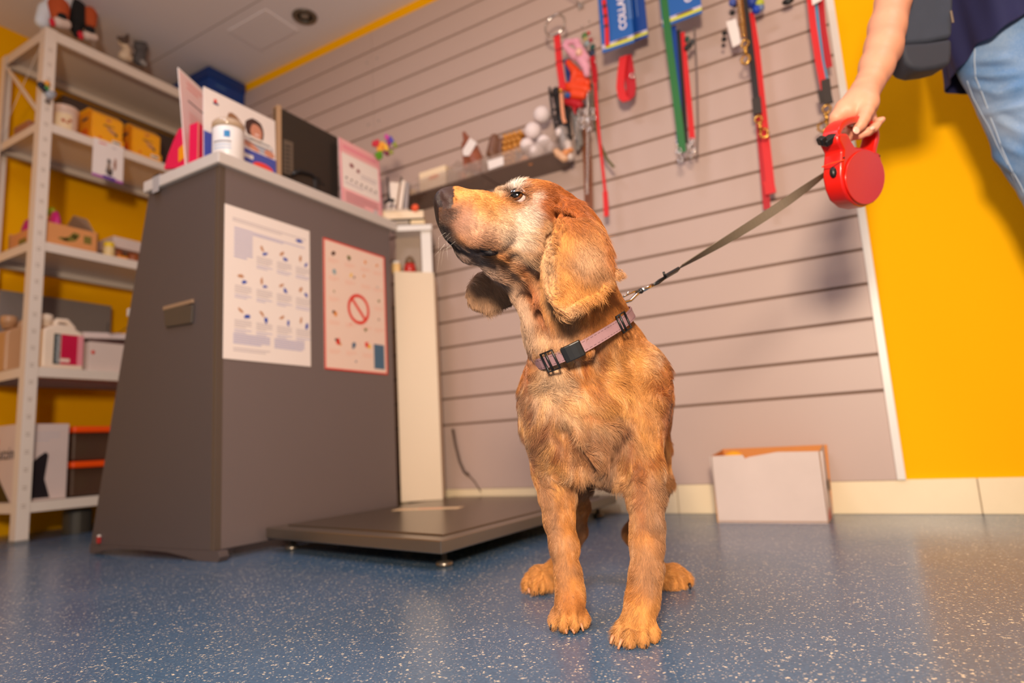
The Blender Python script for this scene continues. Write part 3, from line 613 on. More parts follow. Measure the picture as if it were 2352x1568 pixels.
for i, (x, y, c_) in enumerate([(-2.93, 1.21, (190, 20, 110)), (-2.84, 1.215, (170, 30, 90)), (-2.76, 1.23, (200, 30, 120)), (-2.87, 1.26, (120, 30, 60))]):
    b2 = MB(); b2.ball((x, y, s3+.085), (.038, .02, .075), 12); tag(b2.build('treat_pouch', mat('pouch_%d' % i, c_, .35), smooth=True), ['magenta pouch at the far left inside the cardboard tray', 'dark pink pouch second from the left in the cardboard tray', 'bright pink pouch by the rack post in the cardboard tray', 'dark crimson pouch behind the others in the cardboard tray'][i], 'pouch')
tag(MB().ball((-2.80, 1.235, s3+.165), (.02, .015, .02), 12).build('lime_ball', mat('lime', (170, 185, 20), .6), smooth=True), 'lime green soft ball on top of the pink pouches', 'ball')
# yellow bottle, white box, brown pots
bt = empty('yellow_capped_bottle', (-2.72, 1.40, s3), 'little white bottle with a bright yellow cap right of the tray', 'bottle')
p = Vector((-2.715, at(250, 575, X=-2.715).y, s3))
MB().lathe([(.020, 0), (.022, .003), (.022, .040), (.018, .045)], p, 20).build('bottle', mat('bottle_cream', (230, 200, 140), .4), bt, True)
MB().lathe([(.019, .044), (.020, .046), (.020, .062), (.0, .063)], p, 20).build('cap', mat('cap_yellow', (245, 205, 20), .4), bt, True)
carton('white_box', (-2.95, p.y+.03, s3+.06), (-2.74, p.y+.17, s3+.108), mat('box_offwhite', (215, 195, 185), .5), 'pale carton with a red mark on the brown pots beside the desk', 'box')
for i in range(2):
    tag(MB().lathe([(.024, 0), (.025, .055), (.02, .06)], (-2.78, p.y+.065+.07*i, s3), 18).build('brown_pot', mat('pot_brown', (160, 85, 40), .5), smooth=True), ['brown pot under the pale carton, next to the yellow cap', 'brown pot under the pale carton, next to the desk'][i], 'pot', 'brown pots under the pale carton')
carton('orange_slab', (-2.74, p.y+.026, s3), (-2.69, p.y+.065, s3+.012), M_yel2, 'flat orange tablet pack at the foot of the yellow capped bottle', 'pack')
carton('grey_board', (-3.12, 1.18, s4), (-3.06, 1.62, s4+.36), mat('board_grey', (135, 125, 120), .6), 'grey board standing behind the jugs on the fourth shelf', 'board')

# fourth shelf: jugs
M_jug = mat('jug_plastic', (246, 226, 205), .3, spec=.5)
def jug(yc, xc, label, mm, labelled, sc=1.):
    e = empty('plastic_jug', (xc, yc, s4), label, 'jug')
    w2, d2, h2 = .075*sc, .055*sc, .175*sc; b2 = MB()
    prof = [(-w2, 0), (w2, 0), (w2, h2*.72), (w2*.85, h2*.86), (w2*.2, h2), (-w2*.35, h2), (-w2*.95, h2*.88), (-w2, h2*.8)]
    b2.prism([(xc+d2, yc+y, s4+z) for y, z in prof], (-2*d2, 0, 0)); b2.build('body', mm, e, True, bevel=.012, seg=3)
    MB().lathe([(.021*sc, h2-.006), (.021*sc, h2+.010), (.026*sc, h2+.012), (.026*sc, h2+.038*sc), (.02*sc, h2+.041*sc)], (xc, yc-w2*.62, s4), 20).build('cap', mm, e, True)
    hd = [(xc, yc-w2*.25, s4+h2*.97), (xc, yc-w2*.05, s4+h2*1.13), (xc, yc+w2*.38, s4+h2*1.14), (xc, yc+w2*.68, s4+h2*1.0), (xc, yc+w2*.92, s4+h2*.70)]
    MB().tube(hd, .0115*sc, 10).build('handle', mm, e, True)
    if labelled:
        P = Print((xc+d2+.0015, yc-w2*.5, s4+.018), (0, 1, 0), (0, 0, 1), .105, .118, .001)
        P.rect(mat('label_teal', (40, 62, 66), .4), 0, 0, .22, 1); P.rect(mat('label_crimson', (205, 20, 70), .4), .24, 0, .80, 1); P.rect(mat('label_pale', (238, 150, 160), .4), .80, .0, 1, 1)
        P.rect(mat('label_cream2', (245, 215, 200), .4), .24, .08, .55, .2, .0008); P.lines(mat('label_rose', (225, 70, 100), .4), .3, .3, .75, .9, 6, .3); P.build('label', mm, e)
        lettering('lettering', 'ammonium', frame((xc+d2+.003, yc-w2*.5+.013, s4+.077), (0, 0, 1), (0, -1, 0)), .0235, mat('letter_white', (235, 235, 235), .5), e)
yj = at(150, 780, X=-2.70).y
jug(yj+.002, -2.765, 'white plastic jug with crimson label on the fourth shelf', M_jug, True)
jug(1.215, -2.93, 'translucent jug of brown liquid at the left end, fourth shelf', mat('jug_amber', (196, 150, 110), .3), False, 1.05)
wb = carton('white_parcel', (-2.93, yj+.09, s4), (-2.705, 1.62, s4+.118), mat('parcel_white', (225, 205, 195), .5), 'white parcel with a small red mark right of the jug', 'box')
MB().ball((-2.7045, yj+.105, s4+.075), (.001, .008, .008), 8).build('red_mark', M_red, wb, True)
b2 = MB(); b2.prism([(-2.95, yj+.09, s4+.135), (-2.74, yj+.085, s4+.135), (-2.74, yj+.085, s4+.16), (-2.95, yj+.09, s4+.178)], (0, .26, .02)); tag(b2.build('folded_flyer_pile', mat('flyer_pink', (235, 215, 210), .5), bevel=.002), 'slanted pile of pale flyers lying on the white parcel', 'flyers')
tag(MB().box((-2.94, yj+.10, s4+.1185), (-2.72, 1.60, s4+.134)).build('brown_folder', mat('folder_brown', (90, 60, 55), .6)), 'brown folder between the white parcel and the slanted flyers', 'folder')
tag(MB().tube([(-2.70, yj+.155, s4+.20), (-2.695, yj+.150, s4+.17), (-2.70, yj+.165, s4+.155), (-2.70, yj+.20, s4+.165), (-2.70, yj+.24, s4+.20)], .0016, 6).build('black_wire', M_black), 'thin black wire loop hanging by the slanted flyers', 'wire')

# bottom shelf: cat litter sack box, orange lidded crates
lp = empty('litter_box', (-2.8, 1.26, s5), 'white pet food carton with black cat silhouette on the bottom shelf', 'box')
yr = at(158, 1010, X=-2.724).y
MB().box((-2.98, 1.134, s5), (-2.724, yr, s5+.280)).build('carton', mat('litter_white', (218, 198, 192), .5), lp, bevel=.002)
P = Print((-2.7225, 1.168, s5+.003), (0, 1, 0), (0, 0, 1), yr-1.172, .262, .0008); Mc = mat('cat_black', (28, 20, 26), .5)
P.poly(Mc, [(0, .02), (.60, .02), (.45, .28), (.52, .62), (.44, .66), (.28, .60), (.12, .52), (0, .50)]); P.blob(mat('cat_eye', (190, 120, 40), .5), .10, .27, .005, .004, e=.0008)
P.lines(M_text, .1, .80, .8, .95, 3, .3); P.build('front_print', lp.children[0].data.materials[0], lp)
P = Print((-2.975, 1.1325, s5+.003), (1, 0, 0), (0, 0, 1), .26, .262, .0008); P.poly(Mc, [(.0, .0), (.86, .0), (.55, .28), (.35, .50), (.0, .62)]); P.rect(M_red, .32, .78, .44, .88); P.build('side_print', lp.children[0].data.materials[0], lp)
lettering('lettering', 'Catzine', frame((-2.80, 1.1308, s5+.175), (1, 0, 0), (0, 0, 1)), .062, M_dtext, lp)
M_or = mat('lid_orange', (250, 82, 8), .35); M_smoke = mat('crate_smoke', (90, 66, 52), .3, alpha=.82)
for i in range(2):
    z = s5+.002+.135*i; e = empty('lidded_crate', (-2.85, 1.5, z), ['smoky plastic crate with orange lid, lower of the two', 'smoky plastic crate with orange lid, upper of the two'][i], 'crate', 'orange lidded crates on the bottom shelf')
    y_a = yr+.012+.0*i
    b2 = MB(); b2.prism([(-2.74, y_a+.01, z), (-2.99, y_a+.01, z), (-2.99, 1.80, z), (-2.74, 1.80, z)], (0, 0, .112)); b2.build('tub', M_smoke, e, bevel=.008)
    MB().box((-3.0, y_a-.0, z+.108), (-2.715, 1.82, z+.133)).build('lid', M_or, e, bevel=.006)
    for k in range(3):
        tag(MB().ball((-2.84+.03*k, y_a+.09+.07*k, z+.05), (.04, .035, .034), 10).build('toy_in_crate', mat('crate_toy_%d' % k, [(120, 130, 50), (150, 100, 40), (70, 110, 60)][k], .6), smooth=True), 'faint %s toy showing through the %s smoky crate' % (['olive', 'brown', 'green'][k], ['lower', 'upper'][i]), 'toy')
# ---------------------------------------------------------------- things on the reception counter (top at z 1.079)
CZ = 1.079
def sheet(corners, th=.002):
    return [Vector(c) for c in corners]
# white tin with clear lid near the corner
tn = empty('medicine_tin', (-1.535, 1.115, CZ), 'white tub with blue stripe and clear domed lid at the counter corner', 'tub')
tc_ = Vector((-1.524, 1.108, CZ)); M_tin = mat('tin_white', (236, 232, 232), .35); M_tblue = mat('tin_blue', (20, 80, 150), .35)
MB().lathe([(.040, 0), (.0425, .003), (.0425, .094), (.040, .098)], tc_, 32).build('tub', M_tin, tn, True)
MB().lathe([(.0435, .094), (.044, .112), (.040, .118), (.020, .120), (.018, .124)], tc_, 32).build('lid', mat('tin_lid', (190, 165, 140), .12, spec=.8), tn, True)
def wrap(mb, r, a0, a1, z0_, z1_, mi=0, n=8):
    V = [tc_+Vector((r*math.cos(a0+(a1-a0)*i/n), r*math.sin(a0+(a1-a0)*i/n), z)) for i in range(n+1) for z in (z0_, z1_)]
    mb.add(V, [(2*i, 2*i+2, 2*i+3, 2*i+1) for i in range(n)], mi)
b2 = MB(); wrap(b2, .0429, math.radians(-140), math.radians(-112), .002, .09, 0); wrap(b2, .0429, math.radians(-52), math.radians(-30), .058, .078, 1, 4)
for k in range(3): wrap(b2, .0429, math.radians(-95), math.radians(-25), .044-.010*k, .048-.010*k, 2 if k == 0 else 3)
b2.build('label_print', [M_tblue, mat('tin_blue2', (40, 130, 190), .35), mat('tin_text', (110, 110, 120), .5), mat('tin_text2', (170, 190, 215), .5)], tn)
# photo leaflet stand behind the tin
lf = empty('photo_leaflet_stand', (-1.60, 1.2, CZ), 'white leaflet with a smiling dark haired woman photo behind the tub', 'leaflet')
Mlean = Matrix.Rotation(math.radians(3), 3, 'Y')
lt, lr = at(470, 215, X=-1.585), at(634, 262, X=-1.585); P = Print((-1.583, lt.y, CZ+.001), (0, 1, 0), (-.03, .0, 1), lr.y-lt.y, (lr.z+lt.z)/2-CZ, .003); Msk = mat('print_skin', (205, 140, 115), .5); Mhair = mat('print_hair', (70, 45, 42), .5)
P.rect(mat('leaf_blue', (72, 84, 170), .4), .0, .0, 1, .43); P.rect(mat('leaf_white', (236, 226, 222), .4), 0, .43, 1, 1, .0002)
P.blob(Mhair, .69, .72, .036, .042, 14, jag=.08, e=.0006); P.blob(Msk, .71, .705, .022, .028, 14, jag=.05, e=.0008); P.blob(mat('print_smile', (240, 215, 210), .5), .72, .675, .008, .003, e=.001)
P.blob(mat('print_shirt', (170, 175, 190), .5), .78, .53, .05, .022, 12, e=.0005, jag=.1); P.blob(Msk, .60, .50, .045, .010, 10, rot=-.3, e=.0007, jag=.1); P.blob(Msk, .90, .48, .02, .012, 10, e=.0007, jag=.1)
P.blob(mat('print_dog', (150, 110, 80), .5), .40, .72, .022, .030, 10, rot=.5, e=.0006, jag=.15); P.blob(M_red, .15, .88, .006, .006); P.rect(mat('print_navy', (50, 50, 100), .5), .12, .83, .19, .86)
for k in range(2): P.rect(M_white, .45+.03*k, .60-.055*k, .93, .63-.055*k, .0010)
for k in range(2): P.rect(mat('print_grey', (90, 90, 100), .5), .45, .588-.055*k, .9, .595-.055*k, .0012)
P.rect(M_white, .42, .31, .66, .36, .0006); P.blob(mat('print_orange_red', (235, 70, 60), .5), .80, .24, .040, .018, 14, jag=.05, e=.0008)
P.build('leaflet', M_paper, lf)
MB().box((-1.64, lt.y+.10, CZ), (-1.588, lr.y-.03, CZ+.006)).build('stand_foot', M_white, lf)
# tall folded card at the left end, with the crimson box beside it
cdm = empty('folded_card', (-1.64, 1.06, CZ), 'tall white and pink folded card standing at the counter left end', 'card')
p0 = at(432, 384, Z=CZ); p1 = at(484, 368, Z=CZ); tl = at(399, 146, X=-1.70); 
hz = at(398, 146, D=(np.array(p0)-CAM)@F3).z-CZ
o = Vector((p0.x-.004, p0.y-.004, CZ+.0006)); xa = Vector((-.41, .91, 0))
P = Print(o, xa, Vector((0, 0, 1))-_r*.10, .125, .315, .002); P.rect(mat('card_pink', (238, 205, 205), .5), .02, .0, .98, .98, .0002)
Mpk = mat('card_rose', (230, 160, 160), .5)
P.lines(Mpk, .3, .84, .95, .94, 2, .5); P.rect(M_dtext, .3, .72, .95, .735); P.lines(Mpk, .3, .48, .9, .62, 5, .4)
P.build('card', M_paper, cdm)
Mcr = mat('crimson_card', (226, 10, 80), .42)
cb_ = empty('crimson_box', (-1.62, 1.10, CZ), 'crimson box with white lettering standing just behind the tub', 'box')
pa = at(436, 380, Z=CZ)
a_, b_ = at(433, 383, Z=CZ), at(453, 376, Z=CZ); dd_ = Vector((-.36, .93, 0)).normalized()*.085; hb_ = Vector((0, 0, .128))
MB().prism([a_, b_, b_+dd_, a_+dd_], hb_).build('body', Mcr, cb_, bevel=.001)
MB().prism([b_+Vector((.0006, -.0006, 0)), b_+dd_*.06+Vector((.0006, -.0006, 0)), b_+dd_*.06+hb_+Vector((.0006, -.0006, 0)), b_+hb_+Vector((.0006, -.0006, 0))], (.0005, 0, 0)).build('edge_line', mat('edge_pink', (240, 160, 130), .5), cb_)
MB().prism([b_+dd_*.3+hb_*.45+Vector((.0006, 0, 0)), b_+dd_*.9+hb_*.35+Vector((.0006, 0, 0)), b_+dd_*.9+hb_*.39+Vector((.0006, 0, 0)), b_+dd_*.3+hb_*.49+Vector((.0006, 0, 0))], (.0006, 0, 0)).build('letter_line', M_white, cb_)
ch = empty('crimson_display', (-1.74, 1.08, CZ), 'curved crimson display piece at the left end of the counter', 'display')
b2 = MB(); b2.prism([at(x, y, Y=1.075) for x, y in ((376, 388), (385, 356), (398, 322), (410, 296), (425, 290), (428, 384))], (0, .012, 0)); b2.build('panel', Mcr, ch, bevel=.001)
b2 = MB(); b2.prism([at(x, y, Y=1.073) for x, y in ((410, 372), (410, 342), (422, 330), (426, 360))], (0, .0015, 0)); b2.build('orange_patch', M_yel2 if 'M_yel2' in globals() else M_red, ch)
cl_ = empty('clear_card_holder', (-1.78, 1.05, CZ), 'clear plastic clip holder on the left counter edge', 'holder')
b2 = MB(); b2.box((-1.775, 1.041, 1.03), (-1.745, 1.0425, CZ+.004)); b2.box((-1.775, 1.041, CZ+.0005), (-1.745, 1.10, CZ+.004)); b2.build('clip', mat('clip_clear', (170, 168, 172), .25), cl_)
# monitor seen from behind
mo = empty('computer_monitor', (-1.64, 1.52, CZ), 'black computer monitor seen from behind on the counter', 'monitor')
mA = at(655, 398, X=-1.60); mB_ = at(788, 450, X=-1.55)
b2 = MB(); b2.prism([(-1.585, 1.330, 1.108), (-1.545, 1.560, 1.108), (-1.545, 1.560, 1.345), (-1.585, 1.330, 1.375)], (-.022, .004, 0)); b2.build('housing', mat('monitor_black', (40, 34, 30), .35), mo, bevel=.003)
b2 = MB(); b2.prism([(-1.5845, 1.3295, 1.104), (-1.5775, 1.342, 1.104), (-1.5775, 1.342, 1.378), (-1.5845, 1.3295, 1.378)], (-.026, .006, 0)); b2.build('side_bezel', mat('bezel_bronze', (160, 125, 90), .4), mo, bevel=.001)
dn = (Vector((-1.545, 1.560, 0))-Vector((-1.585, 1.330, 0))).normalized()
b2 = MB(); MM = frame((-1.5815, 1.352, 1.15), dn, (0, 0, 1)); b2.box((0, 0, 0), (.034, .115, .003), 0, MM)
for k in range(7): b2.box((.004, .008+.014*k, .003), (.024, .013+.014*k, .0035), 1, MM)
b2.build('vent_plate', [mat('vent_brown', (92, 78, 66), .5), M_dark], mo)
b2 = MB(); b2.lathe([(.06, 0), (.062, .004), (.02, .010), (.018, .07), (.022, .09)], (-1.575, 1.475, CZ), 24); b2.build('stand', M_black, mo, True)
MB().tube([at(x, y, X=-1.56) for x, y in ((672, 400), (690, 392), (715, 400), (735, 420), (760, 440))], .006, 8).build('cable', M_black, mo, True)
# pink price sheet in its stand
ps = empty('pink_sheet_stand', (-1.52, 1.62, CZ), 'pink and white printed sheet standing upright beside the monitor', 'leaflet')
c_bl, c_br = at(793, 460, Z=CZ+.004), at(885, 497, Z=CZ+.004)
P = Print((-1.512, 1.540, CZ+.001), (.0, 1, 0), (-.04, -.10, 1), .205, .252, .002)
Mp1, Mp2 = mat('pink_a', (240, 178, 182), .5), mat('pink_b', (236, 150, 165), .5)
P.rect(Mp1, 0, .80, 1, 1, .0003); P.rect(Mp2, .08, .86, .92, .93, .0005); P.rect(Mp1, 0, 0, 1, .28, .0003); P.rect(Mp2, 0, 0, .04, 1, .0005); P.rect(Mp2, .96, 0, 1, 1, .0005)
P.lines(Mp2, .1, .08, .9, .24, 3, .5); P.blob(mat('print_wine', (130, 30, 50), .5), .28, .66, .012, .008); P.blob(mat('print_wine', (130, 30, 50), .5), .44, .62, .008, .007); P.lines(M_text, .5, .52, .9, .6, 2)
for k in range(7): P.blob(M_dtext, .14+.12*k, .44-.004*k, .005, .004)
P.lines(M_text, .1, .34, .9, .40, 2); P.rect(M_text, .78, .05, .88, .13, .0007)
P.build('sheet', M_paper, ps); MB().box((-1.56, 1.56, CZ), (-1.512, 1.70, CZ+.005)).build('stand_foot', M_white, ps)

# ---------------------------------------------------------------- white cardboard box on the floor by the wall
wb = empty('white_cardboard_box', (-.28, 1.93, 0), 'open white cardboard box with torn top edge on the floor by the wall', 'box')
M_wb = mat('box_white', (214, 196, 188), .6, var=.09, scale=11); M_in = mat('box_inside', (214, 138, 70), .75)
f0, f1, f2 = at(1651, 1200, Z=0), at(1905, 1202, Z=0), at(1927, 1180, Z=0)
g0, g1 = Vector((f0.x, f0.y, 0)), Vector((f1.x, f1.y, 0)); dw = (g1-g0).normalized(); dp = Vector((-dw.y, dw.x, 0))*.155; L0 = (g1-g0).length
Mb = frame(g0, dw, (0, 0, 1))
def wall_poly(o_, d_, pts, name, m_=M_wb):
    b3 = MB(); n_ = Vector((-d_.y, d_.x, 0)).normalized(); b3.prism([o_+d_*x+Vector((0, 0, z)) for x, z in pts], n_*.0035, 0, 1); return b3.build(name, [m_, M_card], wb)
zt1 = at(1640, 1048, D=(np.array(f0)-CAM)@F3-.0).z; zt2 = at(1886, 1037, D=(np.array(f1)-CAM)@F3).z
wall_poly(g0, dw, [(0, 0), (L0, 0), (L0+.006, zt2), (L0*.62, zt1+.004), (L0*.36, zt1-.006), (L0*.32, zt1-.010), (L0*.30, zt1), (-.006, zt1)], 'front_wall')
wall_poly(g0+dp, dw, [(0, 0), (L0, 0), (L0+.008, zt2+.012), (-.004, zt1+.014)], 'back_wall', M_in)
dv = dp.normalized()
wall_poly(g1-dw*.0, dv, [(0, 0), (.155, 0), (.155, zt2+.012), (0, zt2)], 'side_wall')
wall_poly(g0, dv, [(0, 0), (.155, 0), (.155, zt1+.012), (0, zt1)], 'side_wall', M_in)
b3 = MB(); b3.prism([g0+Vector((0, 0, .002)), g1+Vector((0, 0, .002)), g1+dp+Vector((0, 0, .002)), g0+dp+Vector((0, 0, .002))], (0, 0, .003)); b3.build('bottom', M_card, wb)
MB().prism([g1+dw*.0042+dv*.07+Vector((0, 0, .075)), g1+dw*.0042+dv*.115+Vector((0, 0, .075)), g1+dw*.0042+dv*.115+Vector((0, 0, .103)), g1+dw*.0042+dv*.07+Vector((0, 0, .103))], dw*.001).build('hand_hole', mat('hole_grey', (120, 105, 90), .7), wb)
MB().prism([g1+dw*.0006+dv*.01+Vector((0, 0, .006)), g1+dw*.0006+dv*.07+Vector((0, 0, .006)), g1+dw*.0006+dv*.07+Vector((0, 0, .034)), g1+dw*.0006+dv*.01+Vector((0, 0, .022))], dw*.0008).build('red_print', mat('red_worn', (205, 90, 70), .6), wb)
b3 = MB(); b3.ball(g0+dw*.045+dp*.45+Vector((0, 0, zt1-.012)), (.030, .022, .022), 14); tag(b3.build('yellow_bag', mat('bag_yellow', (245, 170, 20), .4), smooth=True), 'yellow plastic bundle peeking out of the white cardboard box', 'bag')
# cable at the foot of the slat wall
pts = [at(x, y, Y=2.02) for x, y in ((1040, 985), (1046, 1020), (1056, 1060), (1066, 1082), (1076, 1090), (1090, 1105), (1104, 1128))]
cbk = empty('power_cable', pts[0], 'dark cable dangling along the slat wall down to the scale', 'cable')
MB().tube(pts[:5], .0055, 8).build('strain_relief', mat('cable_brown', (84, 66, 56), .5), cbk, True); MB().tube(pts[3:], .0022, 8).build('cord', mat('cable_brown', (84, 66, 56), .5), cbk, True)

# ---------------------------------------------------------------- clear shelf with bins on the slat wall
M_acr = mat('acrylic', (196, 176, 165), .12, alpha=.28); M_acr2 = mat('acrylic_shelf', (120, 100, 90), .15, alpha=.82)
sh = empty('wall_shelf', (-1.2, 1.93, 1.21), 'long smoky clear shelf with bins fixed to the slat wall', 'shelf')
sz = 1.222
MB().box((-1.60, 1.885, sz-.006), (-1.166, 2.036, sz)).build('shelf_plate', M_acr2, sh, bevel=.001)
MB().box((-1.160, 1.885, sz-.006), (-.872, 2.036, sz)).build('shelf_plate', M_acr2, sh, bevel=.001)
for xa in (-1.60, -1.46, -1.315, -1.163, -1.02, -.875):
    b3 = MB(); b3.prism([(xa, 1.887, sz), (xa, 2.034, sz), (xa, 2.034, sz+.12), (xa, 1.96, sz+.12), (xa, 1.887, sz+.055)], (.003, 0, 0)); b3.build('divider', M_acr, sh)
for xa, xb in ((-1.60, -1.316), (-1.312, -1.164), (-1.16, -.875)):
    MB().box((xa, 1.884, sz), (xb, 1.887, sz+.052)).build('front_lip', M_acr, sh)
M_balls = mat('ball_white', (236, 222, 222), .7, bump=.5, bscale=90)
for i, (x, y, r_, Y_) in enumerate([(1245, 264, 20, 1.955), (1224, 301, 20, 1.925), (1210, 333, 16, 1.905), (1249, 326, 16, 1.91), (1232, 348, 18, 1.91), (1286, 305, 12, 1.95), (1266, 338, 13, 1.93)]):
    p = at(x, y, Y=Y_); d_ = (np.array(p)-CAM)@F3
    b3 = MB().ball(p, r_/1477*d_, 20)
    tag(b3.build('toy_ball', M_balls, smooth=True), ['white ball topmost of the pile in the wall bin', 'white ball second from the top of the bin pile', 'white ball lowest on the left of the bin pile', 'white ball in the right middle of the bin pile', 'white ball lowest, half sunk at the bin front', 'greyish ball behind the bin edge near the chains', 'pinkish ball squeezed behind the right white ball'][i], 'ball', 'white toy balls in the wall bin')
def at_lump(name, pts, m_, label, cat, h=.003, group=None):
    P_ = []
    for x, y, r_, x2, y2, r2, Y_ in pts:
        a, b4 = at(x, y, Y=Y_), at(x2, y2, Y=Y_); P_.append((a, r_/1477*2.15, b4, r2/1477*2.15))
    o = sculpt(name, P_, m_, None, h, .006); return tag(o, label, cat, group)
for i, (x, y, r_, x2, y2, r2, Y_, c_) in enumerate([(1292, 300, 14, 1300, 340, 13, 1.955, (150, 140, 136)), (1304, 330, 10, 1310, 362, 9, 1.935, (205, 190, 182)), (1278, 350, 10, 1296, 364, 9, 1.915, (222, 176, 140))]):
    a_, b_ = at(x, y, Y=Y_), at(x2, y2, Y=Y_); o = sculpt('wrapped_toy', [(a_, r_/1477*2.1, b_, r2/1477*2.1)], mat('wrapped_%d' % i, c_, .25, var=.35, scale=70), None, .003, .005)
    tag(o, ['grey wrapped toy behind the right end of the bin', 'pale wrapped toy at the right tip of the bin', 'peach wrapped toy low between balls and bin edge'][i], 'toy')
# treats in bags
kb = at_lump('treat_bag', [(1066, 306, 5, 1082, 345, 17, 1.93), (1085, 345, 18, 1094, 374, 22, 1.93), (1072, 384, 11, 1112, 388, 12, 1.93), (1064, 330, 5, 1074, 372, 12, 1.93)], mat('bag_brown', (150, 84, 60), .35, var=.25, scale=30), 'crinkled brown treat bag with white label in the wall bin', 'bag')
b3 = MB(); b3.prism([at(x, y, Y=1.902) for x, y in ((1065, 358), (1063, 345), (1080, 317), (1096, 328), (1078, 358))], (0, -.002, 0)); b3.build('label', M_paper, kb)
k2 = at_lump('treat_bag', [(1136, 318, 12, 1130, 352, 15, 1.95), (1152, 326, 11, 1150, 352, 11, 1.95), (1136, 368, 12, 1160, 368, 10, 1.95)], mat('bag_brown2', (120, 78, 54), .4, var=.3, scale=40), 'smaller dark brown treat bag in the middle wall bin', 'bag')
b3 = MB(); b3.prism([at(x, y, Y=1.884) for x, y in ((1123, 390), (1120, 370), (1156, 359), (1157, 378))], (0, -.001, 0)); tag(b3.build('price_card', M_paper), 'small white price card clipped on the wall bin front', 'card')
Mst = mat('chew_gold', (205, 140, 60), .6, var=.2, scale=40)
k = 0
for row in range(6):
    for c_ in range(4):
        x = 1163+c_*11+(row % 2)*2; y = 383-row*13-c_*3.2
        if c_ > 2 and row < 2: continue
        p = at(x, y, Y=1.93); b3 = MB(); b3.lathe([(.004, -.022), (.0085, -.020), (.0085, .020), (.004, .022)], p, 10, M=Matrix.Rotation(math.radians(88), 3, 'X')@Matrix.Rotation(rnd.uniform(-.2, .2), 3, 'Y'))
        tag(b3.build('chew_roll', Mst, smooth=True), 'short golden chew roll in the stacked wall bin beside the balls', 'dog chew', 'golden chew rolls in the wall bin')
for i, (x, y, r_) in enumerate([(1205, 365, 9), (1192, 376, 8), (1218, 372, 8), (1300, 350, 8), (1310, 345, 6)]):
    b3 = MB().ball(at(x, y, Y=1.92), (r_/1477*2.1*1.3, .012, r_/1477*2.1), 10); tag(b3.build('orange_chew', mat('chew_orange', (225, 150, 95), .6), smooth=True), 'small pale orange chew at the bottom of the ball bin', 'dog chew', 'pale orange chews under the balls')
carton('treat_carton', (-1.455, 1.90, sz), (-1.33, 1.99, sz+.085), mat('carton_peach', (244, 220, 186), .45), 'cream treat carton with an orange mark at the shelf left end', 'box')
b3 = MB().ball((-1.385, 1.8985, sz+.05), (.026, .002, .009), 14); tag(b3.build('orange_sticker', mat('sticker_orange', (235, 160, 110), .5)), 'soft orange oval sticker on the cream treat carton', 'sticker')
carton('flat_parcel', (-1.59, 1.89, sz), (-1.47, 1.98, sz+.022), mat('parcel_cream', (240, 205, 165), .5), 'flat cream parcel at the far left of the wall shelf', 'box')
for i in range(5):
    b3 = MB().ball((-1.44+.04*i, 2.0, sz+.05+.012*(i % 2)), (.024, .018, .028), 10); tag(b3.build('treat_bundle', mat('bundle_%d' % (i % 2), [(196, 150, 96), (180, 110, 70)][i % 2], .6), smooth=True), 'tan treat bundle behind the cream carton on the wall shelf', 'dog treat', 'tan treat bundles behind the carton')
# ---------------------------------------------------------------- goods hanging on the slat wall
def hook(x, y, label):
    p = at(x, y, Y=2.034); e = empty('wall_hook', p, label, 'hook', 'chrome hooks in the slat wall')
    MB().tube([p+Vector((0, .004, 0)), p+Vector((0, -.14, 0)), p+Vector((0, -.152, .012))], .0028, 8).build('prong', M_chrome, e, True)
    MB().box((p.x-.012, 2.031, p.z-.012), (p.x+.012, 2.0358, p.z+.016)).build('back_plate', M_chrome, e, bevel=.001)
    return p
def wp(x, y, Y): return at(x, y, Y=Y)
def strap(name, pts, wpx, Y, m_, label, cat='leash', group=None, th=.0022, parent=None):
    P_ = [at(q[0], q[1], Y=(q[2] if len(q) > 2 else Y)) for q in pts]; wd = wpx/1477*2.0
    fine = []
    for a, b4 in zip(P_, P_[1:]):
        for t_ in (0, .33, .66): fine.append(a.lerp(b4, t_))
    fine.append(P_[-1]); d_ = (P_[-1]-P_[0]).normalized(); side = d_.cross(Vector((0, 1, 0))).normalized()*wd
    b3 = MB().ribbon(fine, side, th); o = b3.build(name, m_, parent)
    return tag(o, label, cat, group) if parent is None else o
def snap_hook(p, m_, parent, s=1., tilt=0.):
    R_ = Matrix.Translation(p)@Matrix.Rotation(tilt, 4, 'Y')
    T = lambda L_: [R_@Vector(v)*1 for v in L_]
    MB().tube(T([(.009*s*math.cos(a), 0, .009*s*math.sin(a)) for a in np.linspace(0, 6.28, 14)[:-1]]), .0022*s, 8, closed=True).build('swivel_ring', m_, parent, True)
    MB().lathe([(.004*s, 0), (.0055*s, -.004*s), (.004*s, -.010*s), (.0035*s, -.022*s)], R_@Vector((0, 0, -.009*s)), 10).build('swivel', m_, parent, True)
    MB().tube(T([(0, 0, -.028*s), (.009*s, 0, -.034*s), (.011*s, 0, -.046*s), (.003*s, 0, -.055*s), (-.007*s, 0, -.050*s), (-.009*s, 0, -.040*s), (-.003*s, 0, -.032*s)]), .003*s, 8).build('snap', m_, parent, True)
M_nred = mat('nylon_red', (222, 28, 32), .55, bump=.5, bscale=400); M_nred2 = mat('nylon_crimson', (190, 10, 30), .55, bump=.5, bscale=400)
M_ngreen = mat('nylon_green', (36, 112, 52), .55, bump=.5, bscale=400); M_nblue = mat('nylon_blue', (20, 70, 165), .55, bump=.5, bscale=400); M_nblack = mat('nylon_black', (34, 28, 30), .6, bump=.5, bscale=400)
M_norange = mat('nylon_orange', (240, 72, 20), .5); M_lea = mat('brown_leather', (130, 74, 42), .5, var=.1); M_olive = mat('olive_cord', (92, 84, 40), .6); M_nsky = mat('nylon_sky', (70, 150, 190), .5)
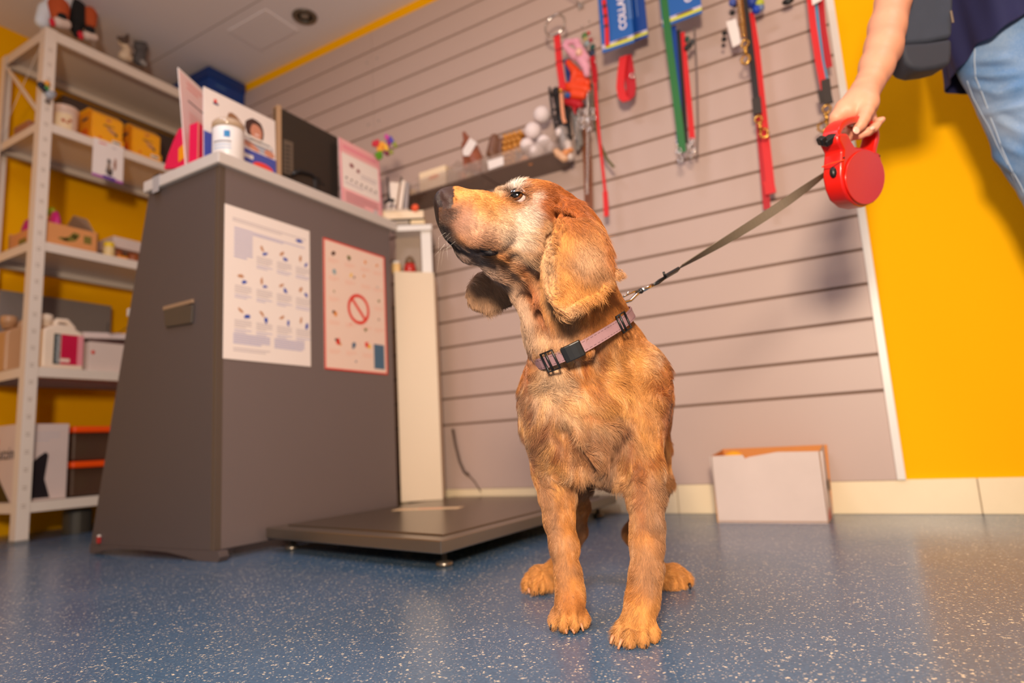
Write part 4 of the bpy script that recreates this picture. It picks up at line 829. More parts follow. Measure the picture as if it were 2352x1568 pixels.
M_pack = mat('package_blue', (26, 96, 178), .35, var=.03); M_packd = mat('package_deep_blue', (8, 66, 150), .35)
hook(1275, -20, 'chrome hook holding the big ring and harness bundle'); hook(1335, 15, 'chrome hook right of the big ring'); hook(1425, -30, 'chrome hook above the blue packages'); hook(1555, -40, 'chrome hook above the green leash')
hook(1715, -30, 'chrome hook above the coil chain leash'); hook(1860, -30, 'chrome hook nearest the orange wall')
# big chrome ring with its harness
YR = 1.90
rg = empty('ring_harness', wp(1275, 60, YR), 'red dog harness hanging by a big shiny chrome ring', 'harness')
c_ = wp(1275, 58, YR); rr = .038
MB().tube([c_+Vector((rr*math.cos(a), .004*math.sin(a), rr*1.05*math.sin(a))) for a in np.linspace(0, 6.283, 33)[:-1]], .0046, 10, closed=True).build('ring', M_chrome, rg, True)
strap('strap', [(1279, 82), (1282, 110), (1285, 150), (1291, 190), (1292, 208)], 17, YR, M_nred, None, parent=rg, th=.004)
for y in (112, 140): MB().box(wp(1276, y+5, YR)-Vector((0, .004, 0)), wp(1293, y, YR)+Vector((0, .002, .001))).build('slider', M_dark, rg)
MB().lathe([(.008, 0), (.008, .01), (.004, .012)], wp(1289, 212, YR), 10).build('buckle', M_brass, rg, True)
strap('leather_tab', [(1289, 214), (1291, 245), (1294, 272), (1298, 282)], 9, YR, mat('tan_leather', (225, 150, 110), .5), None, parent=rg, th=.003)
# tangle of harnesses, chains, muzzle around it
for i, (x, y, x2, y2, r_, Y_, c_) in enumerate([(1278, 210, 1286, 262, 12, 1.985, (30, 26, 28)), (1298, 250, 1306, 300, 10, 1.985, (44, 40, 42)), (1352, 195, 1362, 250, 9, 1.975, (56, 50, 46)), (1322, 260, 1332, 330, 13, 1.985, (128, 122, 118)), (1306, 150, 1314, 188, 8, 1.96, (60, 30, 26))]):
    o = sculpt('hanging_harness', [(wp(x, y, Y_), r_/1477*2, wp(x2, y2, Y_), r_/1477*1.5), (wp(x+6, y+8, Y_), r_/1477*1.3, wp(x2-5, y2+12, Y_), r_/1477)], mat('harness_%d' % i, c_, .6, var=.3, scale=90), None, .003, .006)
    tag(o, ['black padded harness left behind the big ring strap', 'dark harness end hanging behind the tan leather tab', 'dark brown harness right of the orange knot', 'grey plastic wrapped item behind the chains', 'dark rust piece behind the orange knot'][i], 'harness')
t = empty('orange_harness', wp(1325, 200, 1.93), 'bright orange knotted nylon harness in the middle of the tangle', 'harness')
sculpt('webbing', [(wp(a, b4, 1.93), r1/1477*2, wp(c2, d2, 1.93), r2/1477*2) for a, b4, r1, c2, d2, r2 in ((1306, 145, 9, 1322, 165, 12), (1322, 170, 12, 1316, 195, 10), (1302, 200, 12, 1346, 206, 13), (1316, 217, 11, 1338, 220, 10), (1328, 186, 13, 1346, 186, 10), (1336, 168, 7, 1350, 190, 8))], M_norange, t, .0025, .004)
sculpt('lower_knot', [(wp(1305, 232, 1.94), .016, wp(1330, 240, 1.94), .015), (wp(1318, 245, 1.94), .007, wp(1322, 262, 1.94), .003)], M_nred2, t, .0025, .004)
strap('blue_harness_strap', [(1300, 137), (1304, 170), (1308, 190)], 11, 1.925, mat('nylon_navy', (24, 52, 120), .5), 'navy strap between the red harness and the orange knot', 'strap', th=.004)
b3 = MB().ball(wp(1304, 219, 1.915), (.011, .008, .010), 12); tag(b3.build('blue_buckle', mat('buckle_blue', (20, 84, 160), .4), smooth=True), 'small blue plastic buckle below the navy strap', 'buckle')
pk = empty('pink_cloth', wp(1325, 130, 1.90), 'pale pink crumpled cloth accessory hanging from the chrome hook', 'pet clothing')
sculpt('cloth', [(wp(a, b4, 1.895), r1/1477*2, wp(c2, d2, 1.895), r2/1477*2) for a, b4, r1, c2, d2, r2 in ((1300, 97, 7, 1325, 95, 8), (1296, 105, 6, 1320, 128, 12), (1325, 100, 9, 1345, 135, 11), (1330, 130, 12, 1346, 155, 11), (1345, 150, 9, 1348, 170, 8))], mat('cloth_pink', (228, 160, 180), .75, var=.2, scale=40, bump=.6, bscale=200), pk, .0025, .004)
MB().lathe([(.010, -.010), (.013, 0), (.010, .012)], wp(1330, 121, 1.878), 12).build('label', mat('cloth_label', (240, 190, 170), .5), pk, True)
cbg = empty('clear_toy_bag', wp(1350, 110, 1.93), 'clear polybag with small green and red pieces on the hook', 'bag')
for i, (x, y, r_, c3) in enumerate([(1343, 82, 9, (80, 120, 60)), (1352, 76, 5, (200, 60, 60)), (1357, 92, 6, (170, 60, 60)), (1348, 100, 8, (150, 165, 170)), (1361, 108, 8, (20, 80, 70)), (1360, 122, 9, (30, 50, 80)), (1345, 90, 6, (190, 170, 110))]):
    MB().ball(wp(x, y, 1.93), (r_/1477*2, .006, r_/1477*2), 10).build('piece', mat('piece_%d' % i, c3, .4), cbg, True)
for i, (x, y) in enumerate([(1336, 60), (1338, 65), (1350, 61), (1361, 58), (1353, 49), (1363, 95), (1368, 142)]):
    tag(MB().ball(wp(x, y, 1.90), .0035, 10).build('metal_bead', M_chrome, smooth=True), 'tiny shiny metal bead glinting by the clear bag', 'bead', 'shiny beads by the clear bag')
# black muzzle, chains, leather lead, olive cord
mz = empty('wire_muzzle', wp(1280, 260, 1.95), 'black mesh dog muzzle hanging behind the white balls', 'muzzle')
for k in range(4):
    y = 215+k*34; x = 1277+k*7
    c3 = wp(x, y, 1.955); MB().tube([c3+Vector((.022*math.cos(a), .012*math.sin(a), .005*math.cos(a*2+k))) for a in np.linspace(0, 6.283, 17)[:-1]], .0035, 6, closed=True).build('band', M_nblack, mz, True)
for dx in (-14, 0, 14): strap('strap', [(1276+dx, 200), (1283+dx, 260), (1298+dx, 322)], 7, 1.96, M_nblack, None, parent=mz)
def chain(name, x0, y0, x1, y1, n, r_, Y, m_, label, cat='chain'):
    a, b4 = wp(x0, y0, Y), wp(x1, y1, Y); b3 = MB(); d_ = (b4-a)/n; dd = d_.normalized(); s1_ = dd.cross(Vector((0, 1, 0))); s2_ = dd.cross(s1_)
    for i in range(n):
        c3 = a+d_*(i+.5); sv = s1_ if i % 2 else s2_
        b3.tube([c3+dd*d_.length*.72*math.sin(t_)+sv*r_*math.cos(t_) for t_ in np.linspace(0, 6.283, 13)[:-1]], r_*.32, 6, closed=True)
    return tag(b3.build(name, m_, smooth=True), label, cat)
chain('choke_chain', 1352, 200, 1348, 445, 46, .0042, 1.925, M_chrome, 'long chrome chain lead hanging in front of brown leather')
chain('choke_chain', 1338, 215, 1322, 320, 22, .0042, 1.94, M_chrome, 'short chrome chain left of the long chain lead')
chain('choke_chain', 1362, 195, 1358, 270, 16, .0036, 1.92, M_steel, 'dull steel chain right of the long chain lead')
for i, (x, y) in enumerate([(1335, 283), (1350, 288), (1345, 265), (1362, 262)]):
    e = empty('chain_snap', wp(x, y, 1.91), ['silver snap hook lowest left in the chain tangle', 'silver snap hook lowest middle in the chain tangle', 'silver snap hook upper middle in the chain tangle', 'silver snap hook right, beside the thin red lead'][i], 'snap hook', 'silver snap hooks in the tangle'); snap_hook(wp(x, y-10, 1.91), M_chrome, e, .7)
strap('leather_lead', [(1344, 290, 1.99), (1350, 380), (1353, 500), (1354, 560)], 24, 2.02, M_lea, 'wide brown leather lead hanging behind the dog head')
strap('olive_lead', [(1358, 210), (1366, 270), (1378, 330), (1394, 365), (1410, 384)], 7, 1.94, M_olive, 'narrow olive lead swinging out to the right', th=.004)
r1_ = empty('thin_red_lead', wp(1360, 130, 1.93), 'long thin red lead hanging lowest from the tangle', 'leash')
strap('grip', [(1360, 130), (1366, 165), (1367, 188)], 14, 1.93, M_nred2, None, parent=r1_, th=.005)
strap('strap', [(1367, 185), (1371, 250), (1378, 330), (1386, 400), (1391, 450)], 7, 1.93, M_nred, None, parent=r1_, th=.003)
strap('end_loop', [(1390, 440), (1392, 470), (1393, 497)], 12, 1.93, M_nred, None, parent=r1_, th=.005)
# blue packages
def package(n, x0, y0, w_, h_, Y, rot, label, word=True, dark=False):
    tl_ = wp(x0, y0, Y); W_ = w_/1477*2.02; H_ = h_/1477*2.02
    e = empty('blue_package', tl_, label, 'package', 'blue carded packages on the slat wall')
    xd = Vector((math.cos(rot), math.sin(rot), 0)); M0 = frame(tl_-Vector((0, 0, H_)), xd, (0, 0, 1))
    P = Print(tl_-Vector((0, 0, H_)), xd, (0, 0, 1), W_, H_, .003)
    P.rect(mat('pack_pale', (200, 190, 215), .4), 0, .055, 1, .13); P.rect(mat('pack_yellow', (215, 215, 40), .4), .12, .045, 1, .09, .0006); P.blob(mat('pack_brown', (110, 80, 60), .5), .6, .11, W_*.22, .004, 14)
    if word:
        P.blob(mat('pack_oval', (240, 210, 210), .4), .45, .93, W_*.30, .010, 18, jag=0.02)
    P.build('card', M_packd if dark else M_pack, e)
    if word:
        lettering('lettering', 'COLLAR', M0@Matrix.Translation((W_*.72, H_*.56, .0012))@Matrix.Rotation(math.pi/2, 4, 'Z'), .034, mat('pack_letter', (232, 225, 238), .5), e, bold=.001)
    b3 = MB()
    for k in range(5 if word else 3):
        x = W_*(.84+.05*(k % 3)) if word else W_*(.3+.2*k); b3.box((x, H_*.40, .0008), (x+W_*.02, H_*(.86 if k % 2 else .8), .0014), 0, M0)
    b3.build('small_print', mat('pack_small', (130, 160, 205), .5), e)
    return e, M0, W_, H_
e, M0, W_, H_ = package(0, 1372, -12, 80, 158, 1.895, .05, 'blue carded package with a red collar, nearest of the left cluster')
b3 = MB(); b3.ribbon([M0@Vector((W_*.20, H_*.86, .004)), M0@Vector((W_*.22, H_*.6, .006)), M0@Vector((W_*.22, H_*.35, .006)), M0@Vector((W_*.18, H_*.08, .004))], (.014, 0, 0), .004); b3.build('red_collar', M_nred, e)
for fz in (.72, .55, .38): MB().box((W_*.16, H_*fz, .005), (W_*.27, H_*fz+.008, .0095), 0, M0).build('slider', M_dark, e)
package(1, 1415, -20, 68, 150, 1.94, .02, 'blue carded package second in the left cluster', False, True); package(2, 1440, -22, 42, 140, 1.97, .0, 'blue carded package at the back of the left cluster', False)
e, M0, W_, H_ = package(3, 1508, -70, 92, 152, 1.90, .0, 'blue carded package behind the green leash'); package(4, 1528, -75, 72, 150, 1.94, .0, 'dark blue carded package behind the one with green leash', False, True)
# folded red lead below the left packages
fr = empty('folded_red_lead', wp(1438, 150, 1.95), 'folded red nylon lead loop below the blue packages', 'leash')
strap('outer_loop', [(1432, 130), (1427, 170), (1425, 200), (1430, 224), (1440, 232)], 20, 1.935, M_nred, None, parent=fr, th=.006)
strap('inner_loop', [(1440, 128), (1446, 165), (1450, 200), (1447, 222), (1438, 231)], 24, 1.95, M_nred2, None, parent=fr, th=.006)
MB().tube([wp(1452, 174, 1.94)+Vector((.008*math.cos(a), 0, .008*math.sin(a))) for a in np.linspace(0, 6.283, 13)[:-1]], .002, 6, closed=True).build('ring', M_chrome, fr, True)
# leashes of the second cluster
def lead(name, pts, wpx, Y, m_, label, clip=None, cm=None):
    e = empty(name, wp(pts[0][0], pts[0][1], Y), label, 'leash'); strap('strap', pts, wpx, Y, m_, None, parent=e)
    if clip: snap_hook(wp(clip[0], clip[1], Y-.004), cm or M_chrome, e, .75)
    return e
lead('green_leash', [(1522, -30), (1530, 40), (1538, 110), (1550, 200), (1561, 290), (1568, 350)], 17, 1.90, M_ngreen, 'long green nylon leash, foremost of the middle cluster', (1560, 345))
lead('blue_leash', [(1545, 60), (1550, 130), (1556, 200), (1562, 330)], 15, 1.925, M_nblue, 'blue nylon leash half hidden behind the green one', (1556, 325))
lead('black_leash', [(1556, 70), (1562, 150), (1568, 230), (1574, 330)], 13, 1.93, M_nblack, 'black nylon leash between the green and red ones', (1582, 335))
lead('red_leash', [(1566, 75), (1573, 140), (1582, 230), (1590, 320)], 13, 1.935, M_nred, 'bright red nylon leash at the right of the middle cluster', (1588, 322))
lead('grey_cord_leash', [(1595, 60), (1600, 160), (1603, 280), (1601, 360)], 4, 1.97, mat('cord_grey', (120, 105, 100), .6), 'very thin grey cord right of the red leash')
tg = empty('green_black_toggle', wp(1580, 100, 1.93), 'small green and black plastic toggles under the right package', 'toggle')
for i, (x, y, c3) in enumerate([(1578, 90, (20, 70, 60)), (1584, 105, (25, 25, 28)), (1590, 96, (60, 60, 62)), (1577, 110, (30, 30, 32))]): MB().ball(wp(x, y, 1.93), (.009, .007, .010), 10).build('toggle', mat('toggle_%d' % i, c3, .4), tg, True)
# third cluster: black and red leashes with brass snaps and a coil spring
e = lead('long_red_leash', [(1722, 30), (1735, 110), (1748, 230), (1760, 340), (1770, 430)], 18, 1.96, M_nred, 'long bright red leash, right one below the brass snap')
strap('end_stitch', [(1765, 415), (1771, 445)], 22, 1.955, M_nred, None, parent=e, th=.006)
lead('short_red_leash', [(1738, 200), (1746, 300), (1755, 400), (1762, 480)], 15, 1.975, M_nred2, 'darker red leash hanging lowest behind the bright red one')
e = empty('black_leash', wp(1710, 0, 1.925), 'black leash with padded end and brass snap over red ones', 'leash')
strap('strap', [(1706, -20), (1718, 60), (1730, 160), (1738, 235)], 13, 1.93, M_nblack, None, parent=e); strap('padded_end', [(1737, 225), (1740, 262)], 18, 1.925, mat('webbing_dark', (58, 48, 44), .7), None, parent=e, th=.008); snap_hook(wp(1742, 274, 1.925), M_brass, e, 1.15, -.2)
e = empty('coil_spring_lead', wp(1700, 10, 1.90), 'golden coil spring lead with brass snap hook', 'leash')
a, b4 = wp(1697, -15, 1.90), wp(1708, 88, 1.90)
MB().tube([a.lerp(b4, t_/160)+Vector((.0085*math.cos(t_*.72), .0085*math.sin(t_*.72), 0)) for t_ in range(161)], .0016, 6).build('coil', M_brass, e, True); snap_hook(wp(1711, 100, 1.90), M_brass, e, 1.2, .1)
b3 = MB(); b3.prism([wp(x, y, 1.945) for x, y in ((1668, 50), (1690, 42), (1704, 98), (1683, 109))], (0, .0015, 0)); tag(b3.build('price_tag', M_paper), 'blank white price tag behind the golden coil lead', 'tag')
tk = empty('dark_keychain', wp(1662, 80, 1.97), 'dark small key ring piece left of the white tag', 'key ring')
for x, y, r_ in ((1664, 76, 6), (1663, 90, 6), (1661, 104, 4), (1682, 30, 6), (1688, 12, 6)): MB().ball(wp(x, y, 1.97), r_/1477*2, 10).build('piece', M_black, tk, True)
bt = empty('blue_toy_bundle', wp(1738, 10, 1.93), 'blue and yellow patterned bundle beside the coil lead', 'toy')
for i, (x, y, r_, c3) in enumerate([(1728, 5, 14, (30, 60, 150)), (1738, 22, 10, (20, 70, 190)), (1745, 8, 10, (190, 200, 60)), (1733, -8, 14, (60, 80, 160)), (1683, 6, 9, (70, 90, 170)), (1748, 18, 8, (110, 130, 170))]): MB().ball(wp(x, y, 1.95), r_/1477*2, 12).build('piece', mat('bundle_blue_%d' % i, c3, .5), bt, True)
# fourth cluster by the orange wall
lead('red_leash', [(1858, -30), (1868, 60), (1880, 140), (1893, 205)], 13, 1.93, M_nred, 'red leash left of the light blue one by the orange wall')
e = lead('sky_blue_leash', [(1872, 0), (1880, 80), (1888, 140), (1897, 185)], 9, 1.94, M_nsky, 'light blue leash between two red ones by the orange wall')
strap('padded_end', [(1896, 183), (1900, 220), (1904, 238)], 17, 1.925, mat('webbing_dark', (58, 48, 44), .7), None, parent=e, th=.009); strap('padded_end', [(1886, 208), (1892, 236)], 14, 1.93, mat('webbing_dark', (58, 48, 44), .7), None, parent=e, th=.006); snap_hook(wp(1899, 250, 1.92), M_brass, e, 1.2, .35)
lead('red_loop_leash', [(1883, -20), (1889, 60), (1897, 110), (1904, 155)], 14, 1.95, M_nred2, 'short red looped leash nearest the white trim')
b3 = MB(); b3.ball(wp(1810, 3, 1.97), (.018, .01, .010), 12); tag(b3.build('dark_collar', M_black, smooth=True), 'dark collar end at the top edge of the slat wall', 'collar')
b3 = MB(); b3.prism([wp(x, y, 1.92) for x, y in ((1866, 12), (1862, -20), (1886, -20), (1888, 0))], (0, .0015, 0)); tag(b3.build('price_tag', M_paper), 'white tag on the leashes by the orange wall', 'tag')
# ---------------------------------------------------------------- the person at the right edge: arm, shirt, jeans
pe = empty('person', (.35, 1.55, 0), 'person in navy top and light blue jeans, arm lowered, holding a red leash reel', 'person')
def skin_material():
    m = bpy.data.materials.new('skin'); m.use_nodes = True; nt = m.node_tree; b = nt.nodes['Principled BSDF']; N = nt.nodes.new; L = nt.links.new
    tc = N('ShaderNodeTexCoord'); no = N('ShaderNodeTexNoise'); no.inputs['Scale'].default_value = 28; no.inputs['Detail'].default_value = 6; L(tc.outputs['Object'], no.inputs['Vector'])
    mx = N('ShaderNodeMix'); mx.data_type = 'RGBA'; mx.inputs[6].default_value = lin((214, 146, 118))+(1,); mx.inputs[7].default_value = lin((230, 168, 136))+(1,)
    L(no.outputs['Fac'], mx.inputs[0]); L(mx.outputs[2], b.inputs['Base Color']); b.inputs['Roughness'].default_value = .5; b.inputs['Subsurface Weight'].default_value = .12; b.inputs['Subsurface Radius'].default_value = (.01, .004, .002); b.inputs['Subsurface Scale'].default_value = .5
    n2 = N('ShaderNodeTexNoise'); n2.inputs['Scale'].default_value = 500; bp = N('ShaderNodeBump'); bp.inputs['Strength'].default_value = .15; bp.inputs['Distance'].default_value = .0006
    L(tc.outputs['Object'], n2.inputs['Vector']); L(n2.outputs['Fac'], bp.inputs['Height']); L(bp.outputs[0], b.inputs['Normal']); return m
f = Field((.53, .30, -1.42), (1.10, 1.10, -1.08), .0018)
def R_(x, y, d, r): return (cam_pt(x, y, d), r*d/FPX)
def CH(k, *p): f.chain([R_(*q) for q in p], k)
CH(.012, (2165, -260, 1.34, 46), (2082, -100, 1.30, 46), (2052, 0, 1.265, 36), (2038, 60, 1.245, 37.5), (2030, 105, 1.23, 38), (2014, 150, 1.215, 35), (1999, 186, 1.20, 28), (1988, 208, 1.19, 28))
CH(.012, (2060, 40, 1.265, 22), (2040, 120, 1.24, 24), (2016, 172, 1.215, 20), (2000, 200, 1.20, 20))
CH(.012, (1988, 208, 1.187, 30), (1972, 236, 1.175, 33), (1950, 254, 1.17, 24))
CH(.008, (1975, 225, 1.178, 20), (1938, 248, 1.172, 17), (1921, 270, 1.172, 13.5), (1917, 290, 1.18, 11.5), (1926, 306, 1.19, 10))     # first finger goes over the top and behind the grip
CH(.005, (1926, 306, 1.190, 10), (1942, 305, 1.172, 9.4), (1956, 301, 1.160, 9), (1966, 300, 1.156, 8))
CH(.008, (1985, 240, 1.19, 20), (1958, 266, 1.195, 16), (1945, 295, 1.20, 12))
CH(.004, (1938, 306, 1.19, 10), (1953, 314, 1.168, 9.6), (1974, 310, 1.153, 9.4), (1992, 303, 1.148, 9), (2001, 297, 1.147, 7.8))
CH(.008, (1996, 245, 1.20, 20), (1985, 280, 1.205, 13), (1975, 300, 1.195, 11))
CH(.004, (1975, 304, 1.185, 10), (1994, 303, 1.165, 9.2), (2008, 293, 1.155, 9), (2017, 284, 1.153, 7.8))
CH(.004, (2000, 268, 1.195, 12), (2008, 284, 1.18, 9), (2018, 279, 1.165, 8.2), (2027, 274, 1.160, 6.6))
CH(.009, (1994, 214, 1.172, 22), (1996, 236, 1.160, 19), (1990, 256, 1.148, 16))
CH(.004, (1990, 256, 1.148, 15.5), (1984, 272, 1.141, 13.6), (1976, 286, 1.137, 13.2), (1971, 293, 1.136, 11))                       # thumb laid over the grip
f.cap(cam_pt(1966, 240, 1.138), .004, cam_pt(1948, 258, 1.138), .003, .008, True)
V, F = f.mesh(); V = smooth_mesh(V, F, 3)
arm = link_mesh('body', view_to_world(V), F, skin_material(), pe, True)
M_nail = mat('nail', (240, 190, 172), .3)
def nail(x, y, d, w_, h_, rot):
    c3 = at(x, y, D=d); X_ = _r*math.cos(rot)+_u*math.sin(rot); Y_ = (-_r*math.sin(rot)+_u*math.cos(rot)); M_ = frame(c3, X_, Y_)
    MB().ball((0, 0, 0), (w_, h_, .0016), 12).build('nail', M_nail, pe, True).matrix_world = M_
nail(1967, 299, 1.1268, .0062, .0070, .45); nail(2004, 294, 1.1402, .0050, .0036, .5)
# shirt: a loose navy tube with an uneven hem
M_navy = mat('navy_cloth', (24, 26, 72), .8, var=.1, scale=20, bump=.3, bscale=700)
T = at(2345, 40, D=1.43); NT, NZ = 72, 30; V = []; F = []
hem = [(2186, 112), (2205, 109), (2221, 109), (2248, 100), (2284, 90), (2304, 67), (2331, 44), (2352, 26), (2420, -10)]
def hem_z(th):      # th measured from the right, going to the camera side
    z = .95
    for _ in range(3):
        q = Vector((T.x, T.y, 0))+dR*.150*math.cos(th)-dF*.150*math.sin(th)+Vector((0, 0, z-CAM_H)); dd = q.dot(_f); x = 1176+q.dot(_r)/dd*1477
        z = at(x, np.interp(x, [h_[0] for h_ in hem], [h_[1] for h_ in hem]), D=dd).z
    zf = z
    s_ = math.sin(th)
    if s_ < 0: zf = at(2190, 158, D=1.43).z
    elif s_ < .22: zf = zf*(s_/.22)+(1-s_/.22)*at(2190, 158, D=1.43).z if math.cos(th) < 0 else zf
    return zf
dR, dF = Vector((_r.x, _r.y, 0)).normalized(), Vector((_f.x, _f.y, 0)).normalized()
for j in range(NZ):
    for i in range(NT):
        th = 2*math.pi*i/NT; z0_ = hem_z(th); z = z0_+(1.36-z0_)*(j/(NZ-1))**1.2
        fold = .006*math.sin(9*th+3*z)+.004*math.sin(17*th-9*z)+.006*math.exp(-(z-z0_)*30)*math.sin(5*th+1)
        rx = .150+.004*math.sin(5*z)+fold; ry = .150+fold
        if z > 1.22: k_ = 1-.5*((z-1.22)/.14)**2; rx *= k_; ry *= k_
        V.append(Vector((T.x, T.y, 0))+dR*rx*math.cos(th)-dF*ry*math.sin(th)+Vector((0, 0, z)))
for j in range(NZ-1):
    for i in range(NT): a = j*NT+i; b4 = j*NT+(i+1) % NT; F.append((a, b4, b4+NT, a+NT))
F.append(tuple(range((NZ-1)*NT, NZ*NT)))
so = link_mesh('shirt', V, F, M_navy, pe, True); md = so.modifiers.new('t', 'SOLIDIFY'); md.thickness = .0025; md = so.modifiers.new('s', 'SUBSURF'); md.levels = md.render_levels = 1
sculpt('sleeve', [(at(2150, -215, D=1.335), .052, at(2190, -330, D=1.36), .060), (at(2190, -330, D=1.36), .060, at(2330, -470, D=1.42), .075), (at(2330, -470, D=1.42), .075, at(2400, -400, D=1.44), .09)], M_navy, pe, .005, .02)
# jeans
def denim():
    m = bpy.data.materials.new('denim'); m.use_nodes = True; nt = m.node_tree; b = nt.nodes['Principled BSDF']; N = nt.nodes.new; L = nt.links.new
    tc = N('ShaderNodeTexCoord'); no = N('ShaderNodeTexNoise'); no.inputs['Scale'].default_value = 7; no.inputs['Detail'].default_value = 8; L(tc.outputs['Object'], no.inputs['Vector'])
    mp = N('ShaderNodeMapping'); mp.inputs['Scale'].default_value = (900, 900, 120); L(tc.outputs['Object'], mp.inputs[0]); n2 = N('ShaderNodeTexNoise'); n2.inputs['Scale'].default_value = 1.; L(mp.outputs[0], n2.inputs['Vector'])
    r = N('ShaderNodeValToRGB'); r.color_ramp.elements[0].position = .35; r.color_ramp.elements[0].color = lin((92, 134, 184))+(1,); r.color_ramp.elements[1].position = .68; r.color_ramp.elements[1].color = lin((160, 182, 210))+(1,)
    ad = N('ShaderNodeMath'); ad.operation = 'MULTIPLY_ADD'; ad.inputs[1].default_value = .35; L(n2.outputs['Fac'], ad.inputs[0]); sb = N('ShaderNodeMath'); sb.operation = 'SUBTRACT'; sb.inputs[1].default_value = .17; L(no.outputs['Fac'], sb.inputs[0]); L(sb.outputs[0], ad.inputs[2])
    L(ad.outputs[0], r.inputs[0]); L(r.outputs[0], b.inputs['Base Color']); b.inputs['Roughness'].default_value = .85
    bp = N('ShaderNodeBump'); bp.inputs['Strength'].default_value = .25; bp.inputs['Distance'].default_value = .001; L(n2.outputs['Fac'], bp.inputs['Height']); L(bp.outputs[0], b.inputs['Normal']); return m
hip = at(2318, 40, D=1.44); thg = at(2316, 112, D=1.42); mid_ = at(2404, 330, D=1.40); kn = at(2465, 470, D=1.38); ank = Vector((kn.x+.05, kn.y+.02, .09))
hip2 = hip+dR*.10+dF*.01; kn2 = kn+dR*.20+dF*.0; ank2 = Vector((kn2.x+.02, kn2.y+.04, .09))
lo = np.min([hip, hip2, ank, kn, kn2, ank2], 0)-.18; hi_ = np.max([hip, hip2, kn, kn2, ank, ank2], 0)+.18
f = Field(lo, hi_, .006)
A_ = lambda v: np.array(v)
f.chain([(A_(hip), .088), (A_(thg), .095), (A_(mid_), .088), (A_(kn), .072), (A_(ank), .052)], .02); f.chain([(A_(hip2), .100), (A_(hip2.lerp(kn2, .5)), .088), (A_(kn2), .070), (A_(ank2), .052)], .03); f.cap(A_(hip), .085, A_(hip2), .09, .02)
f.cap(A_(hip+Vector((0, 0, .08))), .08, A_(hip2+Vector((0, 0, .08))), .08, .02)
FOLDS = []
for x, y, x2, y2, r_ in ((2235, 175, 2330, 165, .009), (2232, 195, 2300, 210, .007), (2262, 260, 2360, 235, .009), (2290, 275, 2352, 300, .006), (2300, 330, 2352, 350, .006)):
    FOLDS.append((x, y, x2, y2, r_))
V, F = f.mesh(); V = smooth_mesh(V, F, 3); NJ = vert_normals(V, F); Q_ = V-CAM; dj = Q_@F3; xj = 1176+Q_@R3/dj*FPX; yj_ = 784-Q_@U3/dj*FPX; h_ = np.zeros(len(V))
for x, y, x2, y2, r_ in FOLDS+[(2300, 210, 2352, 190, .008), (2340, 400, 2280, 350, .006), (2250, 140, 2320, 128, .006), (2350, 450, 2420, 420, .007)]:
    e = np.array([x2-x, y2-y+6.]); L2 = e@e; t_ = ((xj-x)*e[0]+(yj_-y)*e[1])/L2; dd = ((xj-x)*e[1]-(yj_-y)*e[0])/math.sqrt(L2); en = np.exp(-((t_-.5)/.55)**4)
    h_ += en*(np.exp(-(dd/9)**2)-.7*np.exp(-((dd-17)/9)**2))*r_*.75
V = V+NJ*h_[:, None]; je = link_mesh('jeans', V, F, denim(), pe, True)
def onto(x, y, obj_):
    bpy.context.view_layer.update(); d_ = Vector(F3+R3*(x-1176)/1477.0-U3*(y-784)/1477.0).normalized(); ok, loc, nr, ix = obj_.ray_cast(Vector((0, 0, CAM_H)), d_)
    return (loc+nr*.0008) if ok else None
M_st = mat('seam_thread', (190, 205, 222), .7)
sp_ = [p for p in (onto(x, y, je) for x, y in ((2240, 112), (2239, 140), (2242, 178), (2256, 212), (2268, 245), (2278, 275), (2290, 305), (2304, 345), (2322, 385), (2345, 425), (2365, 470))) if p is not None]
MB().tube(sp_, .0011, 6).build('side_seam', M_st, pe, True)
sp_ = [p for p in (onto(x, y, je) for x, y in ((2222, 185), (2235, 222), (2256, 262), (2272, 290), (2292, 335), (2314, 375), (2334, 420))) if p is not None]
if len(sp_) > 1: MB().tube(sp_, .0008, 6).build('side_seam', M_st, pe, True)
for an in (ank, ank2):
    x_, y_ = an.x, an.y; P_ = [((x_-.02, y_+.02, .04), .038, (x_-.10, y_-.10, .032), .032), ((x_, y_, .08), .04, (x_, y_+.01, .04), .038)]
    sculpt('shoe', P_, M_dark, pe, .005, .02)
# bag at the hip
bg = empty('shoulder_bag', (.2, 1.4, .9), 'dark grey fabric shoulder bag with rounded bottom hanging beside the navy top', 'bag')
M_bag = mat('bag_fabric', (58, 66, 82), .75, var=.1, scale=30, bump=.8, bscale=900); M_bag2 = mat('bag_base', (50, 54, 66), .7, bump=.4, bscale=900)
def slab(px, m_, name, d0, dd, tw=.0):
    b3 = MB(); b3.prism([at(x, y, D=d0+tw*(x-2130)) for x, y in px], _f*dd*.72); return b3.build(name, m_, bg, True, bevel=.010, seg=4)
slab([(2074, -170), (2073, 0), (2071, 60), (2071, 100), (2130, 96), (2190, 84), (2193, 0), (2196, -170)], M_bag, 'body', 1.275, .085)
slab([(2072, 98), (2073, 120), (2080, 140), (2094, 156), (2116, 161), (2150, 157), (2186, 148), (2190, 120), (2190, 86), (2130, 95)], M_bag2, 'base_panel', 1.277, .082)
b3 = MB(); b3.ribbon([at(2130, -165, D=1.31), at(2150, -300, D=1.34), at(2200, -480, D=1.38)], _r*.035, .003); b3.build('strap', M_bag2, bg)
b3 = MB(); b3.tube([at(2184, 25, D=1.268), at(2189, 52, D=1.268)], .0022, 8); b3.build('zip_pull', mat('zip_brown', (120, 105, 90), .4), bg)

